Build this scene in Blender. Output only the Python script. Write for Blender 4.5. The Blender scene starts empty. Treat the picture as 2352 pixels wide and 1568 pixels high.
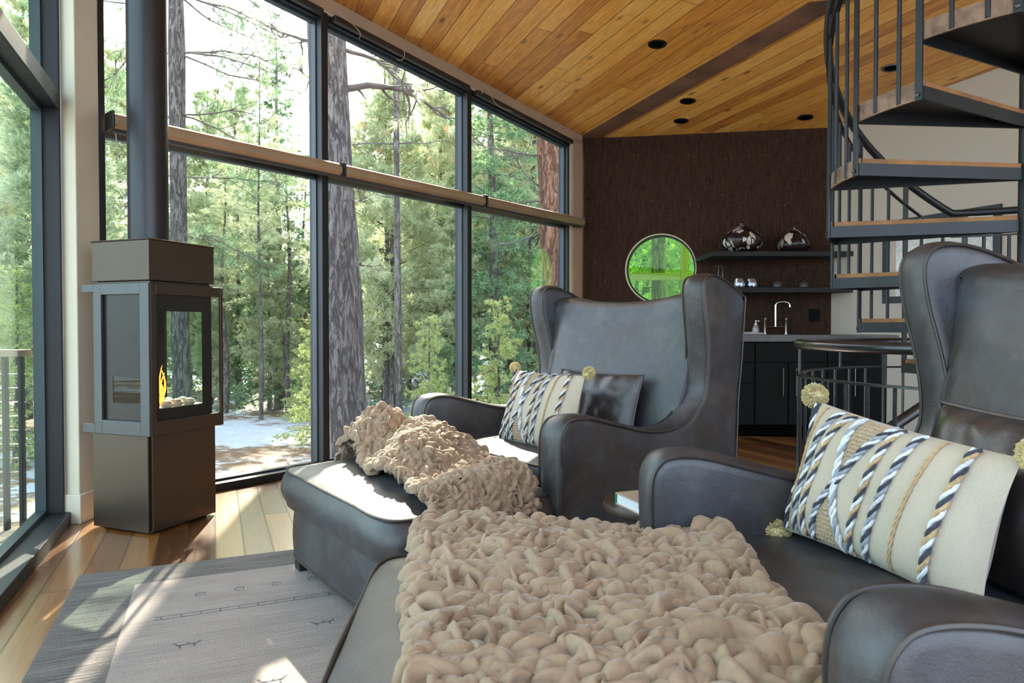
import bpy, math, random
import numpy as np
from mathutils import Vector, Matrix, noise
from mathutils.geometry import delaunay_2d_cdt
C = bpy.context.scene.collection
sc = bpy.context.scene
R = math.radians
# ---------------------------------------------------------------- camera, world, sun, exposure
H = 0.965
F = 1600.0                       # focal length in pixels of the 2352 px wide frame
cam = bpy.data.cameras.new('camera'); cam.sensor_width = 36; cam.lens = F / 2352 * 36
cam.clip_start = .05; cam.clip_end = 300
cam.dof.use_dof = True; cam.dof.focus_distance = 2.9; cam.dof.aperture_fstop = 9
co = bpy.data.objects.new('camera', cam); C.objects.link(co)
co.location = (0, 0, H); co.rotation_euler = (R(90) - math.atan(30 / F), 0, 0)
sc.camera = co
w = bpy.data.worlds.new('world'); sc.world = w; w.use_nodes = True
nt = w.node_tree; bg = nt.nodes['Background']
sky = nt.nodes.new('ShaderNodeTexSky'); sky.sky_type = 'NISHITA'; sky.sun_disc = False
sky.sun_elevation = R(37); sky.sun_rotation = R(-11); sky.air_density = 1.0; sky.dust_density = 3.5; sky.ozone_density = 1.0
mx = nt.nodes.new('ShaderNodeMix'); mx.data_type = 'RGBA'; mx.inputs[0].default_value = .55
mx.inputs[7].default_value = (5.2, 5.95, 7.0, 1)
nt.links.new(sky.outputs[0], mx.inputs[6]); nt.links.new(mx.outputs[2], bg.inputs[0]); bg.inputs[1].default_value = .42
SUN = Vector((-.19, .98, 0)).normalized() * math.cos(R(37)) + Vector((0, 0, math.sin(R(37))))
sl = bpy.data.lights.new('sun', 'SUN'); sl.energy = 10.0; sl.angle = R(.6); sl.color = (1, .89, .70)
so = bpy.data.objects.new('sun', sl); C.objects.link(so); so.rotation_euler = SUN.to_track_quat('Z', 'Y').to_euler(); so.location = (-4, 12, 12)
vs = sc.view_settings; vs.view_transform = 'Standard'; vs.look = 'None'; vs.gamma = 1; vs.use_curve_mapping = False; vs.exposure = 1.0
cy = sc.cycles; cy.max_bounces = 7; cy.diffuse_bounces = 4; cy.glossy_bounces = 3; cy.transmission_bounces = 4; cy.transparent_max_bounces = 12
cy.caustics_reflective = False; cy.caustics_refractive = False; cy.sample_clamp_indirect = 4

# ---------------------------------------------------------------- materials
def nodes(name):
    m = bpy.data.materials.new(name); m.use_nodes = True
    return m, m.node_tree, m.node_tree.nodes['Principled BSDF']
def L(nt, a, b): nt.links.new(a, b)
def N(nt, t, **kw):
    n = nt.nodes.new('ShaderNode' + t)
    for k, v in kw.items(): setattr(n, k, v)
    return n
def ramp(nt, fac, stops, interp='LINEAR'):
    n = N(nt, 'ValToRGB'); n.color_ramp.interpolation = interp
    e = n.color_ramp.elements
    while len(e) < len(stops): e.new(.5)
    for i, (p, c) in enumerate(stops): e[i].position = p; e[i].color = (*c, 1)
    L(nt, fac, n.inputs[0]); return n.outputs[0]
def noi(nt, vec, scale, detail=3, rough=.55, dist=0):
    n = N(nt, 'TexNoise'); n.inputs['Scale'].default_value = scale; n.inputs['Detail'].default_value = detail
    n.inputs['Roughness'].default_value = rough; n.inputs['Distortion'].default_value = dist
    if vec is not None: L(nt, vec, n.inputs['Vector'])
    return n.outputs['Fac']
def mapping(nt, scale=(1, 1, 1), rot=(0, 0, 0), coord='Object'):
    t = N(nt, 'TexCoord'); m = N(nt, 'Mapping'); m.inputs['Scale'].default_value = scale; m.inputs['Rotation'].default_value = rot
    L(nt, t.outputs[coord], m.inputs[0]); return m.outputs[0]
def math_(nt, op, a, b=None):
    n = N(nt, 'Math', operation=op)
    for i, v in enumerate((a, b)):
        if v is None: continue
        if isinstance(v, (int, float)): n.inputs[i].default_value = v
        else: L(nt, v, n.inputs[i])
    return n.outputs[0]
def mixc(nt, fac, a, b, mode='MIX'):
    n = N(nt, 'Mix', data_type='RGBA', blend_type=mode)
    for i, v in ((0, fac), (6, a), (7, b)):
        if isinstance(v, (int, float)): n.inputs[i].default_value = v
        elif isinstance(v, tuple): n.inputs[i].default_value = (*v, 1)
        else: L(nt, v, n.inputs[i])
    return n.outputs[2]
def bump(nt, bs, h, strength=.3, dist=.01):
    b = N(nt, 'Bump'); b.inputs['Strength'].default_value = strength; b.inputs['Distance'].default_value = dist
    L(nt, h, b.inputs['Height']); L(nt, b.outputs[0], bs.inputs['Normal'])
def plain(name, col, rough=.5, metal=0, var=0.0, vscale=8, coat=0, bumps=0):
    m, nt, b = nodes(name)
    b.inputs['Roughness'].default_value = rough; b.inputs['Metallic'].default_value = metal; b.inputs['Coat Weight'].default_value = coat
    v = mapping(nt)
    f = noi(nt, v, vscale, 4)
    d = tuple(max(0, c * (1 - var)) for c in col); u = tuple(min(1, c * (1 + var)) for c in col)
    L(nt, ramp(nt, f, [(.3, d), (.7, u)]), b.inputs['Base Color'])
    if bumps: bump(nt, b, f, bumps, .004)
    return m
def planks(name, rot, width, length, stops, knots=.5, gap=.03, rough=.4, coat=0, rvar=.5, grain=1.0, coatr=.15):
    m, nt, b = nodes(name)
    v = mapping(nt, rot=(0, 0, rot))
    s = N(nt, 'SeparateXYZ'); L(nt, v, s.inputs[0])
    px = math_(nt, 'DIVIDE', s.outputs[0], width)
    row = math_(nt, 'FLOOR', px)
    wn = N(nt, 'TexWhiteNoise', noise_dimensions='1D'); L(nt, row, wn.inputs['W'])
    py = math_(nt, 'ADD', math_(nt, 'DIVIDE', s.outputs[1], length), math_(nt, 'MULTIPLY', wn.outputs[0], 7.3))
    col = math_(nt, 'FLOOR', py)
    cb = N(nt, 'CombineXYZ'); L(nt, row, cb.inputs[0]); L(nt, col, cb.inputs[1])
    w2 = N(nt, 'TexWhiteNoise', noise_dimensions='3D'); L(nt, cb.outputs[0], w2.inputs['Vector'])
    # grain
    off = N(nt, 'VectorMath', operation='MULTIPLY_ADD'); L(nt, w2.outputs['Color'], off.inputs[0]); off.inputs[1].default_value = (9, 9, 9); L(nt, v, off.inputs[2])
    mp = N(nt, 'Mapping'); mp.inputs['Scale'].default_value = (14, 1.1, 14); L(nt, off.outputs[0], mp.inputs[0])
    g = noi(nt, mp.outputs[0], 1.6, 5, .6, 1.2)
    mp2 = N(nt, 'Mapping'); mp2.inputs['Scale'].default_value = (60, 3, 60); L(nt, off.outputs[0], mp2.inputs[0])
    g2 = noi(nt, mp2.outputs[0], 2.0, 3)
    t = math_(nt, 'ADD', math_(nt, 'MULTIPLY', w2.outputs['Value'], rvar), math_(nt, 'MULTIPLY', g, (1 - rvar)))
    c = ramp(nt, t, stops)
    c = mixc(nt, math_(nt, 'MULTIPLY', ramp(nt, g2, [(.4, (0, 0, 0)), (.7, (1, 1, 1))]), .22 * grain), c, (.25, .10, .03), 'MULTIPLY')
    # knots
    vo = N(nt, 'TexVoronoi'); mk = N(nt, 'Mapping'); mk.inputs['Scale'].default_value = (7, 2.6, 7); L(nt, off.outputs[0], mk.inputs[0])
    L(nt, mk.outputs[0], vo.inputs['Vector']); vo.inputs['Scale'].default_value = 1.0
    kn = ramp(nt, vo.outputs['Distance'], [(.04, (1, 1, 1)), (.17, (0, 0, 0))])
    c = mixc(nt, math_(nt, 'MULTIPLY', kn, knots), c, (.10, .035, .012))
    # gaps
    fx = math_(nt, 'FRACT', px); ex = math_(nt, 'MINIMUM', fx, math_(nt, 'SUBTRACT', 1, fx))
    fy = math_(nt, 'FRACT', py); ey = math_(nt, 'MULTIPLY', math_(nt, 'MINIMUM', fy, math_(nt, 'SUBTRACT', 1, fy)), length / width)
    e = math_(nt, 'MINIMUM', ex, ey)
    ga = ramp(nt, e, [(gap * .35, (0, 0, 0)), (gap, (1, 1, 1))])
    c = mixc(nt, math_(nt, 'MULTIPLY', math_(nt, 'SUBTRACT', 1, ga), .75), c, (.05, .02, .008))
    L(nt, c, b.inputs['Base Color']); b.inputs['Roughness'].default_value = rough
    L(nt, math_(nt, 'MULTIPLY_ADD', g, .2), b.inputs['Roughness'])
    rr = math_(nt, 'ADD', math_(nt, 'MULTIPLY', g, .2), rough - .1); L(nt, rr, b.inputs['Roughness'])
    b.inputs['Coat Weight'].default_value = coat; b.inputs['Coat Roughness'].default_value = coatr
    bump(nt, b, math_(nt, 'ADD', math_(nt, 'MULTIPLY', g, .15), ga), .5, .004)
    return m
M = {}
PL = math.atan2(-.394, .919)     # planks run towards (-.394, .919)
M['floor'] = planks('oak_floor', R(-23.2) * -1 * -1, .118, 1.5,
    [(.25, (.10, .034, .009)), (.45, (.235, .085, .020)), (.62, (.35, .15, .038)), (.8, (.42, .21, .065))], knots=.5, gap=.035, rough=.34, coat=1.0, rvar=.55, coatr=.15); M['floor'].node_tree.nodes['Principled BSDF'].inputs['Coat IOR'].default_value = 1.75
M['ceiling'] = planks('cedar_ceiling', R(-23.2) * -1 * -1, .132, 5.3,
    [(.22, (.46, .185, .040)), (.40, (.78, .37, .070)), (.58, (.95, .53, .12)), (.8, (1.0, .70, .24))], knots=.85, gap=.03, rough=.40, rvar=.40, grain=1.6)
M['dark_plank'] = plain('weathered_plank', (.17, .095, .062), .55, 0, .55, 2.6, bumps=.3)
def leather(name, a, b_, rough=.42):
    m, nt, b = nodes(name)
    v = mapping(nt)
    f = noi(nt, v, 2.6, 5, .62, .8); f2 = noi(nt, v, 12, 5, .65, .3); f3 = noi(nt, mapping(nt, (1, 1, 1), (1, 2, 3)), 4.5, 6, .7, 1.0)
    c = ramp(nt, f, [(.34, a), (.50, tuple((x + y) / 2 for x, y in zip(a, b_))), (.66, b_)])
    c = mixc(nt, math_(nt, 'MULTIPLY', ramp(nt, f3, [(.50, (0, 0, 0)), (.70, (1, 1, 1))]), .55), c, (.100, .075, .060))
    c = mixc(nt, math_(nt, 'MULTIPLY', ramp(nt, f2, [(.50, (0, 0, 0)), (.78, (1, 1, 1))]), .35), c, (.11, .125, .15))
    L(nt, c, b.inputs['Base Color'])
    L(nt, math_(nt, 'ADD', math_(nt, 'MULTIPLY', f2, .30), rough - .14), b.inputs['Roughness'])
    b.inputs['Specular IOR Level'].default_value = .6; b.inputs['Coat Weight'].default_value = .22; b.inputs['Coat Roughness'].default_value = .38; b.inputs['Coat Tint'].default_value = (.85, .93, 1, 1)  # bluish tint puts reflected window light into the leather colour
    vo = N(nt, 'TexVoronoi'); L(nt, v, vo.inputs['Vector']); vo.inputs['Scale'].default_value = 330
    h = math_(nt, 'ADD', math_(nt, 'MULTIPLY', vo.outputs['Distance'], .22), math_(nt, 'MULTIPLY', f2, 1.6))
    bump(nt, b, h, .32, .004); return m
M['leather'] = leather('worn_grey_leather', (.027, .017, .014), (.040, .046, .058))
M['leather2'] = leather('brown_black_leather', (.022, .013, .011), (.04, .034, .036), .34)
M['piping'] = plain('leather_piping', (.045, .036, .033), .4, 0, .3, 20)
M['black_leg'] = plain('black_wood', (.012, .011, .010), .45, 0, .2)
M['stove'] = plain('graphite_steel', (.080, .060, .044), .34, .6, .06, 3)
M['stove_frame'] = plain('grey_steel_frame', (.085, .088, .095), .38, .6, .06, 3)
M['pipe'] = plain('matte_pipe_steel', (.045, .045, .052), .36, .6, .06, 3)
M['frame'] = plain('black_window_frame', (.008, .010, .014), .5, .0, .2, 4)
M['frame_in'] = plain('grey_window_gasket', (.035, .055, .065), .4, .1, .2, 4)
M['cream'] = plain('cream_paint', (.62, .55, .44), .55, 0, .04, 3)
M['tan'] = plain('tan_trim_paint', (.46, .35, .25), .5, 0, .05, 3)
M['white'] = plain('warm_white_paint', (.50, .46, .39), .6, 0, .02, 2)
M['steel'] = plain('dark_stair_steel', (.017, .021, .025), .42, .3, .18, 9)
M['steel_rail'] = plain('polished_rail_steel', (.07, .07, .075), .26, .7, .2, 12)
M['rust'] = plain('rusty_steel_edge', (.24, .15, .105), .65, .3, .45, 18, bumps=.2)
M['chrome'] = plain('brushed_nickel', (.72, .68, .62), .16, 1, .03)
M['black'] = plain('black_lacquer_wood', (.004, .0055, .005), .65, 0, .2, 6); M['black'].node_tree.nodes['Principled BSDF'].inputs['Specular IOR Level'].default_value = .18
M['shelf'] = plain('black_shelf_wood', (.009, .009, .008), .7, 0, .2, 6)
M['counter'] = plain('dark_stone_counter', (.070, .060, .054), .35, 0, .25, 14)
M['toe'] = plain('black_toe_kick', (.003, .003, .003), .9); M['toe'].node_tree.nodes['Principled BSDF'].inputs['Specular IOR Level'].default_value = .05
M['shade'] = plain('bronze_shade_fabric', (.40, .30, .20), .34, .35, .12, 3)
M['shade_end'] = plain('black_bracket', (.02, .02, .02), .4)
M['cord'] = plain('beige_cord', (.45, .38, .28), .6)
M['tread'] = plain('stair_tread_wood', (.27, .125, .042), .7, 0, .35, 9, bumps=.2)
M['deck'] = planks('weathered_deck', R(20), .14, 2.4, [(.2, (.22, .17, .13)), (.8, (.42, .36, .30))], knots=.2, gap=.06, rough=.7)
M['rail_wood'] = plain('weathered_rail', (.33, .25, .18), .6, 0, .2)
M['bookpage'] = plain('book_pages', (.72, .74, .80), .6); M['bookcover'] = plain('tan_book_cover', (.48, .36, .29), .4); M['spine'] = plain('green_book_spine', (.01, .20, .09), .4)
M['table'] = plain('dark_table_wood', (.05, .03, .02), .4, 0, .3)
M['towel'] = plain('lilac_grey_towel', (.42, .38, .40), .8, 0, .1)
M['plate'] = plain('dark_stoneware', (.05, .045, .048), .35)
M['outlet'] = plain('black_outlet', (.003, .003, .003), .7); M['outlet'].node_tree.nodes['Principled BSDF'].inputs['Specular IOR Level'].default_value = .1
M['flame'] = None
def wallpaper():
    m, nt, b = nodes('brown_grasscloth')
    v = mapping(nt); t = mapping(nt, (90, 90, 5)); t2 = mapping(nt, (18, 18, 160)); t3 = mapping(nt, (26, 26, 14))
    f = noi(nt, t, 1.5, 3); f2 = noi(nt, t2, 1.0, 3); f3 = noi(nt, t3, 1.4, 4)
    c = ramp(nt, math_(nt, 'ADD', math_(nt, 'MULTIPLY', f, .6), math_(nt, 'MULTIPLY', f2, .4)), [(.36, (.017, .008, .005)), (.62, (.058, .030, .018))])
    vo = N(nt, 'TexVoronoi'); mk = mapping(nt, (17, 17, 11)); L(nt, mk, vo.inputs['Vector']); vo.inputs['Scale'].default_value = 1
    sp = ramp(nt, vo.outputs['Distance'], [(.035, (1, 1, 1)), (.06, (0, 0, 0))])
    c = mixc(nt, math_(nt, 'MULTIPLY', sp, .75), c, (.34, .26, .16))
    L(nt, c, b.inputs['Base Color']); b.inputs['Roughness'].default_value = .8; b.inputs['Specular IOR Level'].default_value = .15; bump(nt, b, f, .4, .003)
    return m
M['wallpaper'] = wallpaper()
def glass(name, tint=(.93, .96, .95), refl=.06, grime=True):
    m, nt, b = nodes(name); nt.nodes.remove(b)
    out = nt.nodes['Material Output']; tr = N(nt, 'BsdfTransparent'); tr.inputs[0].default_value = (*tint, 1)
    gl = N(nt, 'BsdfGlossy'); gl.inputs['Roughness'].default_value = .015
    lw = N(nt, 'LayerWeight'); lw.inputs[0].default_value = .5
    fr = math_(nt, 'MULTIPLY_ADD', math_(nt, 'POWER', lw.outputs['Facing'], 5.0), .55); nt.nodes[fr.node.name].inputs[2].default_value = .03
    mx = N(nt, 'MixShader'); L(nt, fr, mx.inputs[0])
    L(nt, tr.outputs[0], mx.inputs[1]); L(nt, gl.outputs[0], mx.inputs[2]); L(nt, mx.outputs[0], out.inputs[0])
    return m
M['glass'] = glass('clear_window_glass')
M['glass_l'] = glass('greenish_window_glass', (.88, .96, .91))
M['glass_g'] = glass('green_glass', (.34, .80, .10))
M['glass_b'] = plain('black_ceramic_glass', (.018, .016, .016), .22, 0, .1); M['glass_b'].node_tree.nodes['Principled BSDF'].inputs['Specular IOR Level'].default_value = .35
def wineglass():
    m, nt, b = nodes('wine_glass'); nt.nodes.remove(b); out = nt.nodes['Material Output']
    g = N(nt, 'BsdfGlass'); g.inputs['IOR'].default_value = 1.45; g.inputs['Roughness'].default_value = .0; L(nt, g.outputs[0], out.inputs[0]); return m
M['wine'] = wineglass()
M['tumbler'] = plain('mirrored_glass', (.34, .36, .45), .12, .9, .7, 22)
def emit(name, col, s):
    m, nt, b = nodes(name); b.inputs['Base Color'].default_value = (*col, 1); b.inputs['Emission Color'].default_value = (*col, 1); b.inputs['Emission Strength'].default_value = s; return m
M['flame'] = emit('gas_flame', (1, .24, .03), 1.9)
M['ember'] = plain('pale_stone_bed', (.55, .50, .38), .7, 0, .4, 40, bumps=.5)
M['firebox'] = plain('firebox_steel', (.035, .030, .028), .5, .3)
def vase_mat(seed):
    m, nt, b = nodes('swirled_art_glass'); v = mapping(nt, (1, 1, .55)); 
    n = N(nt, 'TexNoise'); n.inputs['Scale'].default_value = 9; L(nt, v, n.inputs[0])
    off = N(nt, 'VectorMath', operation='MULTIPLY_ADD'); L(nt, n.outputs['Color'], off.inputs[0]); off.inputs[1].default_value = (.09,) * 3; L(nt, v, off.inputs[2])
    vo = N(nt, 'TexVoronoi', feature='DISTANCE_TO_EDGE'); L(nt, off.outputs[0], vo.inputs['Vector']); vo.inputs['Scale'].default_value = 15 + seed
    vc = N(nt, 'TexVoronoi'); L(nt, off.outputs[0], vc.inputs['Vector']); vc.inputs['Scale'].default_value = 15 + seed
    s = N(nt, 'SeparateColor'); L(nt, vc.outputs['Color'], s.inputs[0])
    c = ramp(nt, s.outputs[0], [(.2, (.02, .012, .012)), (.35, (.42, .38, .33)), (.65, (.60, .56, .50)), (.85, (.03, .014, .012))], 'CONSTANT')
    e = ramp(nt, vo.outputs['Distance'], [(.05, (1, 1, 1)), (.12, (0, 0, 0))]); c = mixc(nt, e, c, (.008, .008, .012))
    L(nt, c, b.inputs['Base Color']); b.inputs['Roughness'].default_value = .22; return m
def cloth(name, col, var=.12, scale=220, sheen=.3, trans=0):
    m, nt, b = nodes(name); v = mapping(nt); f = noi(nt, v, scale, 2); f2 = noi(nt, v, 9, 3)
    t = math_(nt, 'ADD', math_(nt, 'MULTIPLY', f, .5), math_(nt, 'MULTIPLY', f2, .5))
    L(nt, ramp(nt, t, [(.35, tuple(c * (1 - var) for c in col)), (.65, tuple(min(1, c * (1 + var)) for c in col))]), b.inputs['Base Color'])
    b.inputs['Roughness'].default_value = .85; b.inputs['Sheen Weight'].default_value = sheen; bump(nt, b, f, .25, .002)
    if trans:
        out = nt.nodes['Material Output']; tl = N(nt, 'BsdfTranslucent'); tl.inputs[0].default_value = (*col, 1)
        ms = N(nt, 'MixShader'); ms.inputs[0].default_value = trans; L(nt, b.outputs[0], ms.inputs[1]); L(nt, tl.outputs[0], ms.inputs[2]); L(nt, ms.outputs[0], out.inputs[0])
    return m
M['throw'] = cloth('ruched_beige_velvet', (.355, .236, .150), .12, 90, .35, .12)
_m = M['throw'].node_tree; _b = _m.nodes['Principled BSDF']
_v = mapping(_m); _f = noi(_m, _v, 34, 2, .5, 2.6); _r = N(_m, 'Math', operation='ABSOLUTE'); L(_m, math_(_m, 'SUBTRACT', _f, .5), _r.inputs[0])
bump(_m, _b, math_(_m, 'ADD', math_(_m, 'MINIMUM', math_(_m, 'MULTIPLY', _r.outputs[0], 6), 1), math_(_m, 'MULTIPLY', noi(_m, _v, 220, 2), .12)), .16, .004)
M['linen'] = cloth('cream_linen', (.47, .40, .315), .08, 260)
M['yarn_w'] = cloth('white_yarn', (.66, .68, .72), .25, 160); M['yarn_k'] = cloth('navy_black_yarn', (.035, .038, .06), .5, 160)
M['yarn_t'] = cloth('tan_yarn', (.48, .32, .17), .3, 160); M['yarn_g'] = cloth('grey_blue_yarn', (.30, .32, .38), .3, 160)
M['pom'] = cloth('cream_yellow_pompom', (.66, .54, .28), .2, 120)
def rug_mat():
    m, nt, b = nodes('grey_wool_rug'); v = mapping(nt); s = N(nt, 'SeparateXYZ'); L(nt, v, s.inputs[0])
    st = mapping(nt, (5, 170, 1)); f = noi(nt, st, 1.0, 3); f2 = noi(nt, mapping(nt, (1.2, 4, 1)), 2.0, 3); f3 = noi(nt, v, 160, 2)
    t = math_(nt, 'ADD', math_(nt, 'MULTIPLY', f, .55), math_(nt, 'ADD', math_(nt, 'MULTIPLY', f2, .25), math_(nt, 'MULTIPLY', f3, .2)))
    d = ramp(nt, t, [(.40, (.060, .052, .052)), (.60, (.20, .175, .17))]); i = ramp(nt, t, [(.36, (.22, .180, .172)), (.64, (.38, .315, .295))])
    e = math_(nt, 'MINIMUM', math_(nt, 'MINIMUM', math_(nt, 'SUBTRACT', s.outputs[0], .21), math_(nt, 'SUBTRACT', 2.2, s.outputs[0])),
              math_(nt, 'MINIMUM', math_(nt, 'SUBTRACT', math_(nt, 'MULTIPLY', s.outputs[1], -1), .20), math_(nt, 'ADD', s.outputs[1], 2.9)))
    L(nt, mixc(nt, math_(nt, 'GREATER_THAN', e, 0), d, i), b.inputs['Base Color']); b.inputs['Roughness'].default_value = .95
    bump(nt, b, f3, .5, .004); return m
M['rug'] = rug_mat(); M['rugmark'] = plain('rug_pattern_wool', (.13, .125, .14), .95, 0, .4, 60)
def snow():
    m, nt, b = nodes('snow_and_needle_litter'); v = mapping(nt); f = noi(nt, v, .35, 6, .62); f2 = noi(nt, v, 5, 5, .7)
    t = math_(nt, 'ADD', math_(nt, 'MULTIPLY', f, .7), math_(nt, 'MULTIPLY', f2, .3))
    c = ramp(nt, t, [(.43, (.16, .085, .045)), (.47, (.24, .17, .11)), (.50, (.52, .56, .63)), (1, (.62, .66, .72))])
    L(nt, c, b.inputs['Base Color']); b.inputs['Roughness'].default_value = .7; bump(nt, b, f2, .8, .15); return m
M['snow'] = snow()
def bark(name, a, b_, sc_=1):
    m, nt, b = nodes(name); v = mapping(nt, (22 * sc_, 22 * sc_, 5 * sc_)); f = noi(nt, v, 1, 5, .7, .8)
    f9 = noi(nt, mapping(nt, (17 * sc_, 17 * sc_, 3.2 * sc_)), 1, 6, .7, 1.6)
    e = ramp(nt, f9, [(.40, (0, 0, 0)), (.52, (1, 1, 1))])
    c = ramp(nt, f, [(.3, a), (.68, b_)]); c = mixc(nt, math_(nt, 'MULTIPLY', math_(nt, 'SUBTRACT', 1, e), .7), c, tuple(x * .35 for x in a))
    L(nt, c, b.inputs['Base Color']); b.inputs['Roughness'].default_value = .9; bump(nt, b, math_(nt, 'ADD', math_(nt, 'MULTIPLY', f, .5), e), .9, .03); return m
M['bark'] = bark('grey_pine_bark', (.10, .082, .078), (.25, .215, .20)); M['bark_o'] = bark('orange_pine_bark', (.20, .075, .035), (.36, .20, .13))
M['bark_t'] = bark('thin_trunk_bark', (.14, .115, .10), (.27, .235, .21)); M['twig'] = plain('bare_twig', (.12, .10, .09), .8, 0, .3)
def leafm(name, cols):
    m, nt, b = nodes(name); g = N(nt, 'NewGeometry'); oi = N(nt, 'ObjectInfo')
    t = math_(nt, 'ADD', math_(nt, 'MULTIPLY', g.outputs['Random Per Island'], .7), math_(nt, 'MULTIPLY', oi.outputs['Random'], .3))
    c = ramp(nt, t, [(i / (len(cols) - 1), k) for i, k in enumerate(cols)])
    L(nt, c, b.inputs['Base Color']); b.inputs['Roughness'].default_value = .5
    out = nt.nodes['Material Output']; tl = N(nt, 'BsdfTranslucent'); L(nt, c, tl.inputs[0]); ms = N(nt, 'MixShader'); ms.inputs[0].default_value = .5
    L(nt, b.outputs[0], ms.inputs[1]); L(nt, tl.outputs[0], ms.inputs[2]); L(nt, ms.outputs[0], out.inputs[0]); return m
M['needle_p'] = leafm('pale_pine_needles', [(.30, .40, .26), (.52, .60, .38), (.74, .77, .50), (.76, .64, .42)])
M['needle_g'] = leafm('green_fir_needles', [(.10, .21, .13), (.22, .37, .20), (.42, .54, .28)])
M['needle_y'] = leafm('yellow_green_needles', [(.34, .44, .16), (.58, .64, .26), (.74, .76, .38)])
M['needle_b'] = leafm('brown_needles', [(.42, .20, .10), (.62, .34, .18), (.6, .45, .25)])
def art():
    m, nt, b = nodes('sketch_print'); v = mapping(nt, (3, 3, 3)); f = noi(nt, v, 3.2, 8, .75, 2.5)
    c = ramp(nt, f, [(.47, (.66, .70, .66)), (.492, (.25, .27, .26)), (.51, (.66, .70, .66))]); L(nt, c, b.inputs['Base Color']); b.inputs['Roughness'].default_value = .25; b.inputs['Coat Weight'].default_value = .6; return m
M['art'] = art()

# ---------------------------------------------------------------- mesh helpers
class MB:
    def __init__(s): s.v = []; s.f = []; s.mi = []
    def add(s, v, f, mi=0):
        o = len(s.v); s.v += [tuple(p) for p in v]; s.f += [tuple(i + o for i in q) for q in f]; s.mi += [mi] * len(f)
    def hexa(s, b, t, mi=0):     # bottom 4 and top 4 points, same order
        s.add(list(b) + list(t), [(3, 2, 1, 0), (4, 5, 6, 7), (0, 1, 5, 4), (1, 2, 6, 5), (2, 3, 7, 6), (3, 0, 4, 7)], mi)
    def box(s, x0, x1, y0, y1, z0, z1, mi=0):
        s.hexa([(x0, y0, z0), (x1, y0, z0), (x1, y1, z0), (x0, y1, z0)], [(x0, y0, z1), (x1, y0, z1), (x1, y1, z1), (x0, y1, z1)], mi)
    def prism(s, poly, z0, z1, mi=0):
        n = len(poly); zz = (lambda z, p: z(p[0], p[1]) if callable(z) else z)
        v = [(p[0], p[1], zz(z0, p)) for p in poly] + [(p[0], p[1], zz(z1, p)) for p in poly]
        s.add(v, [tuple(range(n - 1, -1, -1)), tuple(range(n, 2 * n))] + [(i, (i + 1) % n, n + (i + 1) % n, n + i) for i in range(n)], mi)
    def tube(s, pts, r, n=10, closed=False, mi=0, cap=True):
        pts = [Vector(p) for p in pts]; m = len(pts); rr = r if isinstance(r, (list, tuple)) else [r] * m
        v = []; up = None
        for i, p in enumerate(pts):
            a = pts[(i - 1) % m] if (closed or i > 0) else p; b = pts[(i + 1) % m] if (closed or i < m - 1) else p
            t = (b - a).normalized()
            if up is None: up = Vector((0, 0, 1)) if abs(t.z) < .9 else Vector((1, 0, 0))
            x = (up - t * up.dot(t)).normalized(); y = t.cross(x); up = x
            for k in range(n):
                a_ = 2 * math.pi * k / n; v.append(p + (x * math.cos(a_) + y * math.sin(a_)) * rr[i])
        f = []
        for i in range(m if closed else m - 1):
            j = (i + 1) % m
            for k in range(n): f.append((i * n + k, i * n + (k + 1) % n, j * n + (k + 1) % n, j * n + k))
        if cap and not closed: f += [tuple(range(n - 1, -1, -1)), tuple((m - 1) * n + k for k in range(n))]
        s.add(v, f, mi)
    def bar(s, a, b, r, n=8, mi=0): s.tube([a, b], r, n, mi=mi)
    def lathe(s, prof, c=(0, 0, 0), n=32, mi=0, sx=1, sy=1, twist=None):
        v = []
        for (r, z) in prof:
            for k in range(n):
                a = 2 * math.pi * k / n; q = r if twist is None else twist(r, z, a); v.append((c[0] + q * math.cos(a) * sx, c[1] + q * math.sin(a) * sy, c[2] + z))
        m = len(prof); f = [(i * n + k, i * n + (k + 1) % n, (i + 1) * n + (k + 1) % n, (i + 1) * n + k) for i in range(m - 1) for k in range(n)]
        f += [tuple(range(n - 1, -1, -1)), tuple((m - 1) * n + k for k in range(n))]
        s.add(v, f, mi)
    def build(s, name, mats, parent=None, smooth=False, bevel=0, loc=None, seg=2, angle=35):
        me = bpy.data.meshes.new(name); me.from_pydata(s.v, [], s.f)
        for m in (mats if isinstance(mats, (list, tuple)) else [mats]): me.materials.append(m)
        if any(s.mi): me.polygons.foreach_set('material_index', s.mi)
        me.validate(); me.update()
        if smooth: me.polygons.foreach_set('use_smooth', [True] * len(me.polygons))
        o = bpy.data.objects.new(name, me); C.objects.link(o)
        if parent: o.parent = parent
        if loc: o.location = loc
        if bevel:
            b = o.modifiers.new('bevel', 'BEVEL'); b.width = bevel; b.segments = seg; b.limit_method = 'ANGLE'; b.angle_limit = R(40)
            me.polygons.foreach_set('use_smooth', [True] * len(me.polygons))
            wn = o.modifiers.new('wn', 'WEIGHTED_NORMAL'); wn.keep_sharp = False
        elif smooth and angle:
            try: me.set_sharp_from_angle(angle=R(angle))
            except Exception: pass
        return o
def spline(P, n=8, closed=False):
    P = [Vector(p) for p in P]; out = []; m = len(P)
    for i in range(m if closed else m - 1):
        g = (lambda j: P[j % m]) if closed else (lambda j: P[min(max(j, 0), m - 1)])
        a_, b_, c_, d_ = g(i - 1), g(i), g(i + 1), g(i + 2)
        for k in range(n):
            t = k / n; out.append(.5 * ((2 * b_) + (c_ - a_) * t + (2 * a_ - 5 * b_ + 4 * c_ - d_) * t * t + (3 * b_ - a_ - 3 * c_ + d_) * t ** 3))
    if not closed: out.append(P[-1])
    return out
def tag(o, label=None, cat=None, group=None, kind=None):
    if label: o['label'] = label
    if cat: o['category'] = cat
    if group: o['group'] = group
    if kind: o['kind'] = kind
    return o
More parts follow.
